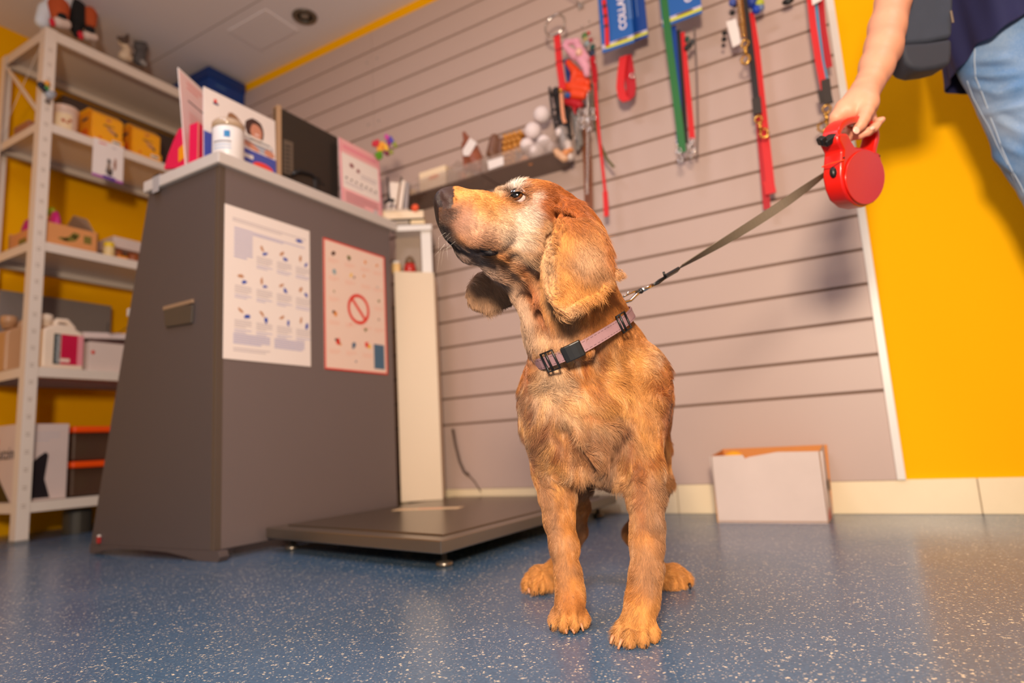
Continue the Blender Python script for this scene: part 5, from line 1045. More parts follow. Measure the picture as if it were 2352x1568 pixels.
# ---------------------------------------------------------------- retractable leash
rl = empty('retractable_leash', at(1975, 400, D=1.15), 'red retractable dog leash reel with grey brown tape clipped to the dog', 'leash')
ang = math.radians(40); NV = (_r*math.sin(ang)-_f*math.cos(ang)).normalized(); TV = (_r*math.cos(ang)+_f*math.sin(ang)).normalized(); O_ = at(1985, 400, D=1.14)
def onp(x, y, off=0.):
    d_ = Vector(F3+R3*(x-1176)/1477.0-U3*(y-784)/1477.0); c3 = Vector((0, 0, CAM_H)); t_ = (O_-c3).dot(NV)/d_.dot(NV); return c3+d_*t_+NV*off
M_rp = mat('red_plastic', (212, 24, 14), .34, var=.02, coat=.15)
body = [(1927, 306), (1948, 304), (1957, 322), (1966, 336), (1990, 339), (2008, 347), (2022, 350), (2027, 372), (2032, 392), (2033, 418), (2026, 443), (2010, 465), (1988, 475), (1968, 471), (1950, 455), (1940, 430), (1935, 400), (1936, 370), (1938, 345), (1928, 325)]
b3 = MB(); b3.prism([onp(x, y) for x, y in body], -NV*.034); b3.build('casing', M_rp, rl, True, bevel=.006, seg=4)
cc = onp(1984, 405); b3 = MB(); MR = frame(cc, TV, NV.cross(TV)).to_3x3().to_4x4()
cpts = [onp(1984+45*math.cos(a), 407+63*math.sin(a), .0) for a in np.linspace(0, 2*math.pi, 33)[:-1]]
b3.prism(cpts, NV*.0028); b3.build('side_disc', M_rp, rl, True, bevel=.0025, seg=3)
pth = [(1936, 326), (1934, 304), (1941, 288), (1955, 277), (1975, 272), (1996, 274), (2012, 284), (2021, 298), (2022, 316), (2017, 336), (2014, 358)]
b3 = MB(); fine = []
PP = [onp(x, y, -.017) for x, y in pth]
for i in range(len(PP)-1):
    for t_ in (0, .5):
        p_1, p0_, p1_, p2_ = PP[max(i-1, 0)], PP[i], PP[i+1], PP[min(i+2, len(PP)-1)]
        fine.append(.5*((2*p0_)+(p1_-p_1)*t_+(2*p_1-5*p0_+4*p1_-p2_)*t_*t_+(3*p0_-p_1-3*p1_+p2_)*t_**3))
fine.append(PP[-1]); b3.ribbon(fine, NV*.028, .0125); b3.build('grip', M_rp, rl, True, bevel=.005, seg=3)
b3 = MB(); c3 = onp(1929, 312, -.017); Mq = frame(c3, (_r*.8+_u*.6), NV); b3.box((-.014, -.009, -.004), (.010, .009, .008), 0, Mq); b3.box((-.020, -.007, -.012), (-.008, .007, .002), 0, Mq); b3.build('brake_button', M_black, rl, bevel=.003, seg=3)
b3 = MB(); b3.tube([onp(1936, 368, .001), onp(1925, 372, -.012), onp(1930, 375, -.03)], .0012, 6); b3.build('seam_line', mat('red_edge', (240, 70, 40), .3), rl)
b3 = MB(); ex = onp(1936, 392, -.015)-TV*.002; b3.ball(ex, (.006, .006, .010), 12); b3.build('tape_slot', M_black, rl, True)
for x, y in ((1938, 362), (2020, 358)): b3 = MB(); b3.ball(onp(x, y, .0), .0018, 8); b3.build('screw_hole', mat('hole_dark', (60, 5, 5), .6), rl, True)
# tape, catch and snap
pE = at(1563, 612, D=.985); pS = at(1906, 392, D=1.155); pts = []
for i in range(41):
    t_ = i/40; p = pE.lerp(pS, t_); p.z -= .006*math.sin(math.pi*t_); pts.append(p)
dT = (pS-pE).normalized(); sA = dT.cross(_f).normalized(); sB = dT.cross(sA).normalized()
def tw(t_):
    a = math.radians(78*(1-min(1, t_/.62))**1.2) if t_ < .62 else math.radians(66*((t_-.62)/.38)**1.2)
    return (sA*math.cos(a)+sB*math.sin(a))*.0155
b3 = MB(); b3.ribbon(pts, tw, .0012); b3.build('tape', mat('tape_taupe', (112, 100, 84), .7, bump=.5, bscale=900), rl)
q0, q1, q2 = at(1558, 618, D=.984), at(1527, 636, D=.965), at(1499, 655, D=.95)
MB().ribbon([q0, q1], sB*.010+sA*.003, .005).build('end_sleeve', M_black, rl, bevel=.0012)
MB().tube([q1+_u*.008-_r*.002, q1+_u*.001], .0018, 8).build('sleeve_hook', M_black, rl, True)
MB().tube([q1, q1.lerp(q2, .5)+_u*.0012, q2], .0016, 8).build('cord_strand', M_black, rl, True); MB().tube([q1-_u*.002, q1.lerp(q2, .5)-_u*.0025, q2], .0018, 8).build('cord_strand', M_black, rl, True)
q3, q4, q5 = at(1488, 660, D=.945), at(1472, 668, D=.938), at(1424, 689, D=.918)
MB().tube([q2, q3, q4], lambda t_: .0032, 10).build('swivel', M_chrome, rl, True); MB().ball(q4, .0042, 12).build('swivel_collar', M_black, rl, True)
MB().tube([at(x, y, D=d_) for x, y, d_ in ((1470, 669, .938), (1460, 678, .934), (1448, 690, .928), (1434, 694, .922), (1423, 690, .918), (1424, 684, .918))], lambda t_: .0028-.0006*t_, 10).build('snap_hook', M_chrome, rl, True)
MB().tube([at(x, y, D=d_) for x, y, d_ in ((1466, 668, .936), (1450, 672, .93), (1436, 679, .922), (1424, 684, .918))], .0017, 10).build('snap_gate', M_chrome, rl, True)
MB().tube([at(1441, 678, D=.924), at(1443, 669, D=.924)], .0016, 8).build('gate_knob', M_chrome, rl, True)
N_HAIR = 330000
# ---------------------------------------------------------------- the dog's body
def dog_field(h=.0022):
    f = Field((-.115, -.50, -1.24), (.33, .25, -.64), h)
    R = lambda x, y, d, r: (cam_pt(x, y, d), r*d/FPX)
    def C(k, *pts): f.chain([R(*p) for p in pts], k)
    def E(x, y, d, rx, ry, rz, k=.012, rot=0, yaw=0, sub=False):
        s = d/FPX; c, si = math.cos(math.radians(rot)), math.sin(math.radians(rot))
        A = np.array([[c, si, 0], [-si, c, 0], [0, 0, 1.]])
        cy, sy = math.cos(math.radians(yaw)), math.sin(math.radians(yaw))
        A = A@np.array([[cy, 0, sy], [0, 1, 0], [-sy, 0, cy]])
        f.ell(cam_pt(x, y, d), (rx*s, ry*s, rz*s), A, k, sub)
    # trunk
    C(.03, (1350, 920, .92, 130), (1388, 905, 1.02, 116), (1430, 915, 1.13, 103), (1436, 935, 1.18, 90))
    E(1345, 935, .90, 138, 150, 115, .03)
    E(1262, 940, .90, 66, 120, 70, .02, 5)                    # shoulders
    E(1470, 925, .90, 70, 135, 80, .02, -8)
    E(1330, 985, .875, 105, 110, 85, .02)                       # breast
    E(1372, 1025, .90, 75, 76, 100, .02)
    E(1300, 850, .885, 78, 70, 75, .025)
    E(1425, 1050, .89, 70, 60, 60, .02)
    E(1290, 1050, .89, 58, 60, 60, .02)
    C(.012, (1322, 1010, .84, 10), (1345, 1075, .855, 13), (1378, 1090, .87, 18))
    C(.02, (1395, 1062, .92, 48), (1412, 1060, 1.02, 58), (1435, 1010, 1.12, 70))
    # neck and throat folds
    C(.025, (1385, 815, .92, 96), (1335, 745, .875, 88), (1312, 650, .855, 76), (1300, 570, .85, 74))
    C(.02, (1290, 830, .865, 72), (1272, 745, .85, 66), (1235, 660, .84, 55), (1200, 610, .83, 50))
    C(.008, (1238, 800, .835, 18), (1222, 745, .83, 19), (1195, 680, .825, 20), (1155, 628, .81, 20))
    C(.016, (1292, 800, .812, 20), (1262, 740, .805, 19), (1238, 685, .80, 18), (1205, 640, .795, 16))
    C(.016, (1340, 800, .815, 24), (1318, 720, .81, 24), (1290, 640, .805, 22))
    C(.02, (1418, 800, .95, 58), (1380, 730, .90, 52), (1345, 610, .87, 52))
    # head: skull, muzzle, cheeks
    E(1275, 524, .838, 84, 78, 80, .02)
    E(1245, 490, .825, 66, 64, 70, .02)
    E(1318, 550, .85, 62, 66, 78, .02)
    C(.018, (1215, 505, .79, 58), (1140, 512, .765, 52), (1075, 497, .745, 50), (1040, 482, .735, 42))
    C(.014, (1180, 484, .782, 34), (1100, 472, .76, 26), (1042, 460, .742, 24), (1022, 458, .735, 23))
    C(.012, (1043, 500, .727, 36), (1090, 528, .735, 42), (1135, 550, .749, 33))        # near flews
    C(.012, (1036, 510, .745, 28), (1070, 540, .762, 30))
    C(.014, (1046, 543, .742, 24), (1082, 572, .757, 28), (1150, 600, .78, 36), (1210, 630, .80, 42))   # lower jaw
    E(1205, 555, .775, 60, 55, 40, .016)                          # cheek
    C(.01, (1150, 575, .758, 16), (1195, 605, .77, 18), (1230, 625, .78, 16))
    E(1207, 441, .796, 24, 19, 20, .012)                          # brow
    E(1163, 446, .825, 22, 15, 22, .012)
    E(1188, 437, .808, 22, 12, 26, .012)
    E(1232, 452, .81, 48, 34, 40, .015)
    E(1024, 455, .722, 24, 22, 22, .006)                      # nose
    E(1010, 466, .722, 14, 24, 14, .006)
    C(.004, (1032, 462, .712, 9), (1040, 452, .712, 8))
    E(1008, 449, .703, 5, 9, 8, .002, 20, sub=True)
    E(1036, 456, .695, 5, 4, 6, .002, 0, sub=True)
    C(.003, (1002, 490, .712, 4), (1004, 520, .718, 4))
    # mouth line and the dark lip pocket
    for a, b in (((1008, 530), (1030, 553)), ((1030, 553), (1066, 574)), ((1066, 574), (1100, 580)), ((1100, 580), (1135, 588))):
        f.cap(cam_pt(*a, .710+.00028*(a[0]-1000)), .0012, cam_pt(*b, .710+.00028*(b[0]-1000)), .0012, .005, True)
    E(1122, 580, .7385, 21, 9, 9, .003, -12)
    # eye sockets
    E(1188, 452, .764, 20, 16, 22, .004, 12, sub=True)
    C(.0025, (1167, 456, .7675, 4), (1175, 445, .7645, 4.5), (1189, 439, .7630, 5.5), (1204, 444, .7650, 5.5), (1211, 455, .771, 4.5))
    C(.0025, (1167, 458, .7675, 3.6), (1178, 465, .7645, 4.2), (1194, 468, .7650, 4.6), (1209, 461, .771, 4.4))
    # ears: near flap with its thick rolled edge, far flap under the jaw
    near = [(1272, 470), (1292, 458), (1325, 474), (1352, 490), (1378, 522), (1398, 560), (1408, 603), (1424, 622), (1412, 634), (1388, 644),
            (1377, 668), (1350, 684), (1322, 700), (1312, 720), (1294, 720), (1280, 706), (1263, 682), (1255, 652), (1249, 619), (1252, 592), (1266, 568), (1278, 538), (1283, 510)]
    fn = lambda x, y: .790-.040*(1-np.exp(-np.clip(y-465, 0, 400)/70.))+.00028*np.clip(x-1330, 0, 200)+.00008*np.clip(y-600, 0, 200)
    f.flap(near, fn, .0058, .008)
    E(1330, 590, .772, 62, 80, 30, .015)
    C(.01, (1280, 466, .80, 15), (1322, 484, .795, 20), (1362, 530, .795, 22))
    C(.004, (1272, 474, .772, 6), (1288, 480, .762, 7), (1299, 500, .758, 8), (1290, 522, .757, 7), (1281, 540, .757, 6))
    ed = [(1281, 500), (1276, 538), (1264, 568), (1252, 592), (1250, 619), (1254, 650), (1262, 680), (1280, 704), (1302, 718)]
    for (a, b) in zip(ed, ed[1:]):
        f.cap(cam_pt(*a, fn(*a)-.002), .0046, cam_pt(*b, fn(*b)-.002), .0046, .004)
    far = [(1100, 622), (1082, 632), (1070, 652), (1065, 676), (1070, 702), (1086, 718), (1118, 726), (1150, 718), (1178, 706), (1200, 680), (1190, 630), (1150, 605)]
    ff = lambda x, y: .865+.0002*(x-1120)
    f.flap(far, ff, .006, .006)
    C(.012, (1165, 640, .868, 24), (1205, 590, .87, 34), (1240, 540, .865, 36))
    # front legs
    C(.016, (1262, 985, .895, 52), (1275, 1080, .895, 46), (1281, 1140, .888, 38), (1284, 1195, .882, 31), (1295, 1252, .874, 29),
      (1305, 1320, .862, 27), (1311, 1368, .855, 30), (1308, 1400, .850, 34))
    E(1322, 1308, .878, 12, 16, 14, .012)
    C(.016, (1462, 985, .872, 62), (1474, 1080, .858, 46), (1483, 1145, .845, 37), (1485, 1210, .832, 33), (1485, 1252, .824, 32),
      (1483, 1320, .81, 32), (1475, 1375, .798, 33), (1466, 1420, .788, 38))
    C(.012, (1500, 1100, .87, 26), (1506, 1200, .85, 14), (1508, 1300, .826, 12), (1506, 1370, .81, 8))
    def paw(x, y, d, w, toes, tilt=0):
        E(x, y-14, d+.008, w*.92, 27, 44, .01)
        for tx, ty, td, r in toes:
            C(.0045, (x+tx*.8, y-18+ty*.4, d+.006, r*.98), (x+tx, y+ty-3, d+td, r), (x+tx*1.03, y+ty+9, d+td-.007, r*.72))
    paw(1307, 1424, .852, 44, [(-35, 3, -.004, 14), (-12, 6, -.018, 15), (13, 6, -.019, 15), (35, 1, -.006, 14)])
    paw(1462, 1455, .782, 50, [(-42, 6, -.004, 16), (-16, 10, -.018, 17), (14, 9, -.019, 17), (38, 3, -.006, 17)])
    # hind legs
    E(1468, 990, 1.10, 66, 95, 90, .02)
    C(.014, (1490, 1040, 1.07, 52), (1508, 1105, 1.06, 34), (1488, 1165, 1.10, 27), (1455, 1226, 1.14, 22), (1480, 1275, 1.09, 20), (1515, 1315, 1.06, 22))
    paw(1548, 1337, 1.045, 30, [(-16, 2, -.012, 11), (2, 4, -.016, 12), (20, 2, -.012, 11.5), (34, -2, -.002, 9)])
    E(1375, 990, 1.12, 62, 85, 80, .02)
    C(.014, (1350, 1040, 1.08, 48), (1328, 1110, 1.07, 31), (1328, 1165, 1.10, 22), (1328, 1222, 1.13, 19), (1305, 1272, 1.10, 19), (1272, 1308, 1.08, 22))
    paw(1243, 1340, 1.065, 34, [(-34, 2, -.002, 11), (-16, 5, -.014, 12.5), (4, 5, -.016, 12), (22, 2, -.008, 11)])
    C(.01, (1440, 905, 1.20, 22), (1432, 880, 1.25, 18))
    f.v += .0012
    # creases cut along the surface: lip, jaw and throat folds, toes, nostril slit, ear recess
    def surf(x, y):
        d = np.arange(.66, 1.15, .0008); P = np.array([cam_pt(x, y, q) for q in d]); q = (P-f.lo)/f.h; i = np.clip(np.round(q).astype(int), 0, np.array(f.v.shape)-1)
        v = f.v[i[:, 0], i[:, 1], i[:, 2]]; j = np.argmax(v < 0)
        return d[j] if v[j] < 0 else None
    def carve(pts, r, k=.004, push=0.):
        q = []
        for a, b in zip(pts, pts[1:]):
            n = max(1, int(math.hypot(a[0]-b[0], a[1]-b[1])/5))
            for t in range(n): q.append((a[0]+(b[0]-a[0])*t/n, a[1]+(b[1]-a[1])*t/n))
        q.append(pts[-1]); q = [(x, y, surf(x, y)) for x, y in q]; q = [(x, y, d) for x, y, d in q if d]
        for (x, y, d), (x2, y2, d2) in zip(q, q[1:]):
            if abs(d-d2) < .02: f.cap(cam_pt(x, y, d+push), r*d/FPX, cam_pt(x2, y2, d2+push), r*d2/FPX, k, True)
    carve([(1088, 598), (1120, 606), (1149, 620), (1177, 651), (1205, 686), (1224, 720), (1236, 752), (1246, 786)], 8, .012, .001)
    carve([(1176, 600), (1215, 640), (1245, 690), (1262, 740), (1275, 780)], 7, .014, .001)
    carve([(1290, 990), (1304, 1030), (1332, 1070), (1352, 1095)], 9, .016)
    carve([(1430, 1010), (1424, 1060), (1428, 1100)], 8, .016)
    carve([(1012, 545), (1036, 566), (1062, 582), (1100, 592)], 4, .005)
    carve([(1281, 484), (1273, 520), (1258, 560), (1244, 592), (1241, 622), (1246, 655), (1256, 690)], 7, .005)
    carve([(1280, 462), (1290, 474), (1286, 500)], 8, .006)
    carve([(1296, 502), (1308, 488), (1330, 494)], 7, .006)
    carve([(1009, 442), (1008, 452), (1011, 460)], 6, .002, -.001); carve([(1012, 461), (1026, 463), (1036, 457), (1042, 450)], 3, .0015, 0)
    carve([(999, 470), (1001, 490)], 1.5, .002)
    for pts in ([(1283, 1408), (1281, 1450)], [(1307, 1406), (1308, 1455)], [(1331, 1408), (1333, 1450)], [(1432, 1440), (1426, 1484)], [(1462, 1436), (1462, 1490)], [(1492, 1440), (1494, 1484)],
                [(1220, 1330), (1216, 1362)], [(1238, 1328), (1238, 1362)], [(1256, 1330), (1258, 1360)], [(1542, 1328), (1544, 1354)], [(1560, 1326), (1566, 1354)], [(1574, 1330), (1580, 1350)]):
        carve(pts, 2.6, .004)
    # curled edge of the near ear: a row of small locks
    ed = [(1289, 500), (1283, 520), (1277, 540), (1268, 562), (1257, 584), (1250, 605), (1249, 628), (1252, 650), (1257, 670), (1266, 690), (1280, 706), (1298, 719), (1314, 716), (1330, 700), (1352, 688), (1372, 676), (1384, 656), (1398, 644), (1414, 636), (1428, 622)]
    n = 0
    for a, b in zip(ed, ed[1:]):
        m = max(1, int(round(math.hypot(a[0]-b[0], a[1]-b[1])/10)))
        for t in range(m):
            x = a[0]+(b[0]-a[0])*t/m; y = a[1]+(b[1]-a[1])*t/m; d = fn(x, y)-.006; n += 1; s_ = 4.5 if n % 2 else 5.5
            f.cap(cam_pt(x-4, y-5, d), (s_+.5)*d/FPX, cam_pt(x+5, y+4, d-.002), s_*.75*d/FPX, .0012)
    return f
# ---------------------------------------------------------------- the dog
f = dog_field(.0022)
DOGF = f
V, F = f.mesh(); V = smooth_mesh(V, F, 2); NC = vert_normals(V, F)
Dv = -V[:, 2]; PXv = 1176+V[:, 0]/Dv*FPX; PYv = 784-V[:, 1]/Dv*FPX
W_ = view_to_world(V); low = W_[:, 2] < .0008; W_[low, 2] = .0008
def noise3(P, s, seed=0):
    T_ = NTAB.get(seed)
    if T_ is None: T_ = NTAB[seed] = np.random.RandomState(seed).rand(32, 32, 32)*2-1
    o = 0
    for k, amp in ((1, 1.), (2.1, .5)):
        q = P*s*k+seed*7.3+100; i = np.floor(q).astype(int); t_ = q-i; t_ = t_*t_*(3-2*t_)
        for a in (0, 1):
            for b in (0, 1):
                for c in (0, 1): o = o+amp*T_[(i[:, 0]+a) % 32, (i[:, 1]+b) % 32, (i[:, 2]+c) % 32]*np.where(a, t_[:, 0], 1-t_[:, 0])*np.where(b, t_[:, 1], 1-t_[:, 1])*np.where(c, t_[:, 2], 1-t_[:, 2])
    return o*1.1
NTAB = {}
L3 = lambda c: np.array(lin(c))
GOLD, RUST, CREAM, WHITE, TAUPE, DARK, LIGHTG = L3((204, 130, 62)), L3((160, 80, 26)), L3((232, 196, 158)), L3((244, 232, 220)), L3((164, 126, 100)), L3((36, 25, 24)), L3((234, 170, 94))  # TAUPE: greyish fur, and the coat's shaded tone put into the colour
def fur_color(x, y, D, P):
    n = len(x); C = np.tile(GOLD, (n, 1)); n1 = noise3(P, 22, 1); n2 = noise3(P*np.array([1, .6, 1]), 55, 2); n3 = noise3(P*np.array([1, .45, 1]), 110, 5)
    def mixc(c, w_):
        nonlocal C
        w_ = np.clip(w_, 0, 1)[:, None]; C = C*(1-w_)+c*w_
    def bl(cx, cy, rx, ry, rot=0, nz=.25):
        a = math.radians(rot); dx, dy = x-cx, y-cy; u_ = (dx*math.cos(a)+dy*math.sin(a))/rx; v_ = (-dx*math.sin(a)+dy*math.cos(a))/ry
        return 1/(1+np.exp((np.sqrt(u_*u_+v_*v_)-1+nz*n2*.6)*6))
    body = 1/(1+np.exp(-(y-760)/20))*(1-.6/(1+np.exp(-(y-1120)/25)))
    mixc(TAUPE, body*np.clip(.4+1.3*n1, 0, 1)*.8); mixc(LIGHTG, body*np.clip(1.6*n2-.1, 0, 1)*.85); mixc(RUST, body*np.clip(-1.6*n3-.15, 0, 1)*.8); mixc(CREAM, body*np.clip(1.4*n3-.4, 0, 1)*.7)
    # chest patches; taupe paints in shade at the left and brisket
    mixc(CREAM, bl(1265, 880, 42, 48, 20)*.7); mixc(CREAM, bl(1300, 930, 34, 60, -20)*.5); mixc(TAUPE, bl(1240, 990, 44, 80, 10)*.45); mixc(TAUPE, bl(1390, 1020, 60, 50, 0)*.65); mixc(TAUPE, bl(1385, 1100, 60, 40)*.6)
    mixc(LIGHTG, bl(1440, 850, 60, 70, 20)*.6); mixc(RUST, bl(1215, 850, 18, 50)*.6); mixc(LIGHTG, bl(1360, 940, 60, 34, 10)*.55); mixc(RUST, bl(1360, 955, 34, 12, 20)*.5); mixc(LIGHTG, bl(1480, 960, 30, 90)*.5); mixc(RUST, bl(1535, 900, 26, 90)*.6)
    # legs
    lg = 1/(1+np.exp(-(y-1100)/25)); mixc(LIGHTG, lg*.2); mixc(TAUPE, lg*np.clip(.35+.8*n1, 0, .8)*.6); mixc(TAUPE, bl(1255, 1150, 18, 110, -8)*.6); mixc(TAUPE, bl(1285, 1280, 16, 90, -6)*.45); mixc(TAUPE, bl(1515, 1180, 14, 110, 0)*.45); mixc(RUST, bl(1470, 1150, 14, 60)*.4)
    mixc(RUST, bl(1312, 1385, 26, 30)*.35); mixc(LIGHTG, bl(1465, 1440, 60, 46)*.5); mixc(LIGHTG, bl(1305, 1440, 50, 26)*.4)
    hind = (D > .98) & (y > 1060); C[hind & (y > 1270)] = LIGHTG*.5+GOLD*.5
    # head
    hd = (1/(1+np.exp((y-770)/14)))*(D < .98); mixc(GOLD, hd*.9)
    mixc(RUST, bl(1300, 470, 80, 60, 25)*hd*.85); mixc(RUST, bl(1250, 500, 26, 70, -10)*hd*.5)
    mixc(CREAM, bl(1185, 530, 66, 46, 25)*hd*.8); mixc(WHITE, bl(1208, 500, 26, 36, 20)*hd*.6); mixc(WHITE, bl(1175, 545, 44, 24, 28)*hd*.45)
    mixc(CREAM, bl(1120, 520, 44, 30, 30)*hd*.6); mixc(LIGHTG, bl(1090, 452, 56, 16, 8)*hd*.7); mixc(LIGHTG, bl(1110, 490, 30, 24, 20)*hd*.6)
    mixc(WHITE, bl(1180, 425, 20, 14)*hd*.95); mixc(CREAM, bl(1150, 442, 18, 10)*hd*.8)
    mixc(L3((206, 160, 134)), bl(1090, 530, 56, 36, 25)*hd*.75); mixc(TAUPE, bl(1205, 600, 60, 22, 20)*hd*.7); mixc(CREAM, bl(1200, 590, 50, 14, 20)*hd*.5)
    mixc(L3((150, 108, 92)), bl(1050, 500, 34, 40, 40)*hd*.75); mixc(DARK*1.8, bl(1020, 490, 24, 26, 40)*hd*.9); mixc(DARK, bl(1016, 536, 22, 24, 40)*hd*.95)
    mixc(DARK, bl(1036, 565, 36, 13, 38)*hd*.95); mixc(L3((120, 96, 92)), bl(1085, 596, 50, 18, 36)*hd*.8); mixc(DARK*1.5, bl(1085, 575, 34, 7, 8)*hd*.8); mixc(DARK*1.4, bl(1028, 546, 44, 20, 42)*hd*.9); mixc(L3((168, 146, 134)), bl(1112, 614, 62, 17, 36)*hd*.85); mixc(DARK*2, bl(1160, 625, 60, 8, 38)*hd*.5)  # last dark stroke paints the shadow line of the jaw and throat fold
    mixc(DARK*1.3, bl(1186, 452, 27, 16, 8, .1)*hd*.85); mixc(WHITE, bl(1228, 455, 12, 16)*hd*.4)
    # throat and neck; rust paints in the shade of the neck fold
    nk = 1/(1+np.exp(-(y-620)/14))/(1+np.exp((y-800)/10))*(x < 1260)*(D < .95); mixc(TAUPE*1.1, nk*.6); mixc(L3((204, 172, 146)), bl(1198, 720, 20, 90, -20)*.75*(D < .95)); mixc(RUST, bl(1232, 700, 12, 90, -24)*.6*(D < .95)); mixc(CREAM, bl(1275, 780, 44, 34)*.45)
    mixc(TAUPE, bl(1305, 770, 40, 50)*.5); mixc(GOLD, bl(1390, 730, 40, 50)*.6)
    # near ear
    er = (x > 1240)*(x < 1436)*(y > 500)*(y < 735)*(D < .815); mixc(LIGHTG, er*.35); mixc(TAUPE*1.15, bl(1350, 595, 44, 44, 10)*er*.6); mixc(CREAM, bl(1340, 580, 22, 26, 10)*er*.3); mixc(RUST, bl(1395, 575, 18, 60, -20)*er*.6); mixc(RUST, bl(1320, 500, 40, 30, 20)*er*.5)
    mixc(CREAM, bl(1258, 600, 12, 130, -4)*er*.4); mixc(CREAM, bl(1305, 712, 34, 16)*er*.35); mixc(CREAM, bl(1405, 628, 26, 16, -20)*er*.3)
    # far ear
    fe = (x < 1205)*(y > 615)*(y < 740)*(D > .84); 
    w_ = fe.astype(float)[:, None]*.85; C = C*(1-w_)+L3((176, 136, 104))*w_
    return np.clip(C*(1+.10*n3[:, None]+.06*n2[:, None]), 0, 1)
VC = fur_color(PXv, PYv, Dv, V)
def bare_mask(x, y, D):     # nose leather and lip pocket carry no fur
    nz = ((x < 1043) & (y < 478) & (x+y*.55 < 1043+.55*466)) | ((x < 1008) & (y < 530) & (y > 470))
    lip = (((x-1121)/24)**2+((y-579)/10)**2 < 1) & (D < .80)
    ey = (((x-1189)/19)**2+((y-453)/13)**2 < 1) & (D < .79)
    return (nz & (D < .78)) | lip | ey
bare = bare_mask(PXv, PYv, Dv)
nose = bare & (PXv < 1045) & (PYv < 500)
VC[bare] = L3((30, 24, 26)); VC[nose] = L3((64, 46, 43)); VC[nose & (PXv < 1008+.25*(PYv-440))] = L3((40, 28, 28)); 
dogE = empty('dog', (-.36, .93, 0), 'golden cocker spaniel standing on the floor looking up to the left', 'dog')
def coat_material(name, attr):
    m = bpy.data.materials.new(name); m.use_nodes = True; nt = m.node_tree; b = nt.nodes['Principled BSDF']; N = nt.nodes.new; L = nt.links.new
    a = N('ShaderNodeAttribute'); a.attribute_name = attr; L(a.outputs['Color'], b.inputs['Base Color']); return m, nt, b, a
cm, nt, b, a_ = coat_material('dog_skin', 'tint')
rg_ = nt.nodes.new('ShaderNodeAttribute'); rg_.attribute_name = 'wet'; mr = nt.nodes.new('ShaderNodeMapRange'); mr.inputs[3].default_value = .8; mr.inputs[4].default_value = .55; b.inputs['Specular IOR Level'].default_value = .3
nt.links.new(rg_.outputs['Fac'], mr.inputs[0]); nt.links.new(mr.outputs[0], b.inputs['Roughness'])
tc2 = nt.nodes.new('ShaderNodeTexCoord'); vo = nt.nodes.new('ShaderNodeTexVoronoi'); vo.inputs['Scale'].default_value = 900; bp = nt.nodes.new('ShaderNodeBump'); bp.inputs['Strength'].default_value = .5; bp.inputs['Distance'].default_value = .0004
nt.links.new(tc2.outputs['Object'], vo.inputs['Vector']); nt.links.new(vo.outputs['Distance'], bp.inputs['Height']); nt.links.new(bp.outputs[0], b.inputs['Normal'])
dog = link_mesh('body', W_, F, cm, dogE, True)
at_ = dog.data.color_attributes.new('tint', 'FLOAT_COLOR', 'POINT'); at_.data.foreach_set('color', np.c_[VC*.8, np.ones(len(VC))].astype(np.float32).ravel())
wa = dog.data.attributes.new('wet', 'FLOAT', 'POINT'); wa.data.foreach_set('value', (bare & ~((PXv > 1150) & (PYv < 480))).astype(np.float32))
# eye: one ball with iris, pupil and white
ec = cam_pt(1189, 453, .7765); er_ = .0118
gd = np.array([-.30, .34, .88]); gd /= np.linalg.norm(gd)
em = bpy.data.materials.new('dog_eye'); em.use_nodes = True; nt = em.node_tree; b = nt.nodes['Principled BSDF']; N = nt.nodes.new; L = nt.links.new
tc = N('ShaderNodeTexCoord'); sx = N('ShaderNodeSeparateXYZ'); L(tc.outputs['Object'], sx.inputs[0])
mr = N('ShaderNodeMapRange'); mr.inputs[1].default_value = er_*.55; mr.inputs[2].default_value = er_; L(sx.outputs[2], mr.inputs[0])
cr = N('ShaderNodeValToRGB'); e_ = cr.color_ramp.elements; e_[0].position = 0; e_[0].color = lin((214, 184, 180))+(1,); e_[1].position = 1; e_[1].color = (.004, .003, .003, 1)
for pos, c3 in ((.05, (205, 168, 160)), (.12, (26, 14, 9)), (.22, (70, 38, 20)), (.52, (98, 56, 28)), (.62, (10, 7, 6))):
    q = cr.color_ramp.elements.new(pos); q.color = lin(c3)+(1,)
L(mr.outputs[0], cr.inputs[0]); L(cr.outputs[0], b.inputs['Base Color']); b.inputs['Roughness'].default_value = .06; b.inputs['Coat Weight'].default_value = 1.; b.inputs['Coat Roughness'].default_value = .02
def eye(c, gaze):
    w_ = view_to_world(np.array([c]))[0]; g = Vector(R3*gaze[0]+U3*gaze[1]-F3*gaze[2]).normalized(); g = Vector(_r*gaze[0]+_u*gaze[1]-_f*gaze[2]).normalized()
    o = MB().ball((0, 0, 0), er_, 32).build('eye', em, None, True); X_ = g.orthogonal().normalized(); Y_ = g.cross(X_)
    Mx = Matrix(((X_.x, Y_.x, g.x, w_[0]), (X_.y, Y_.y, g.y, w_[1]), (X_.z, Y_.z, g.z, w_[2]), (0, 0, 0, 1)))
    o.parent = dogE; o.matrix_parent_inverse = dogE.matrix_world.inverted(); o.matrix_basis = Mx
eye(ec, gd)
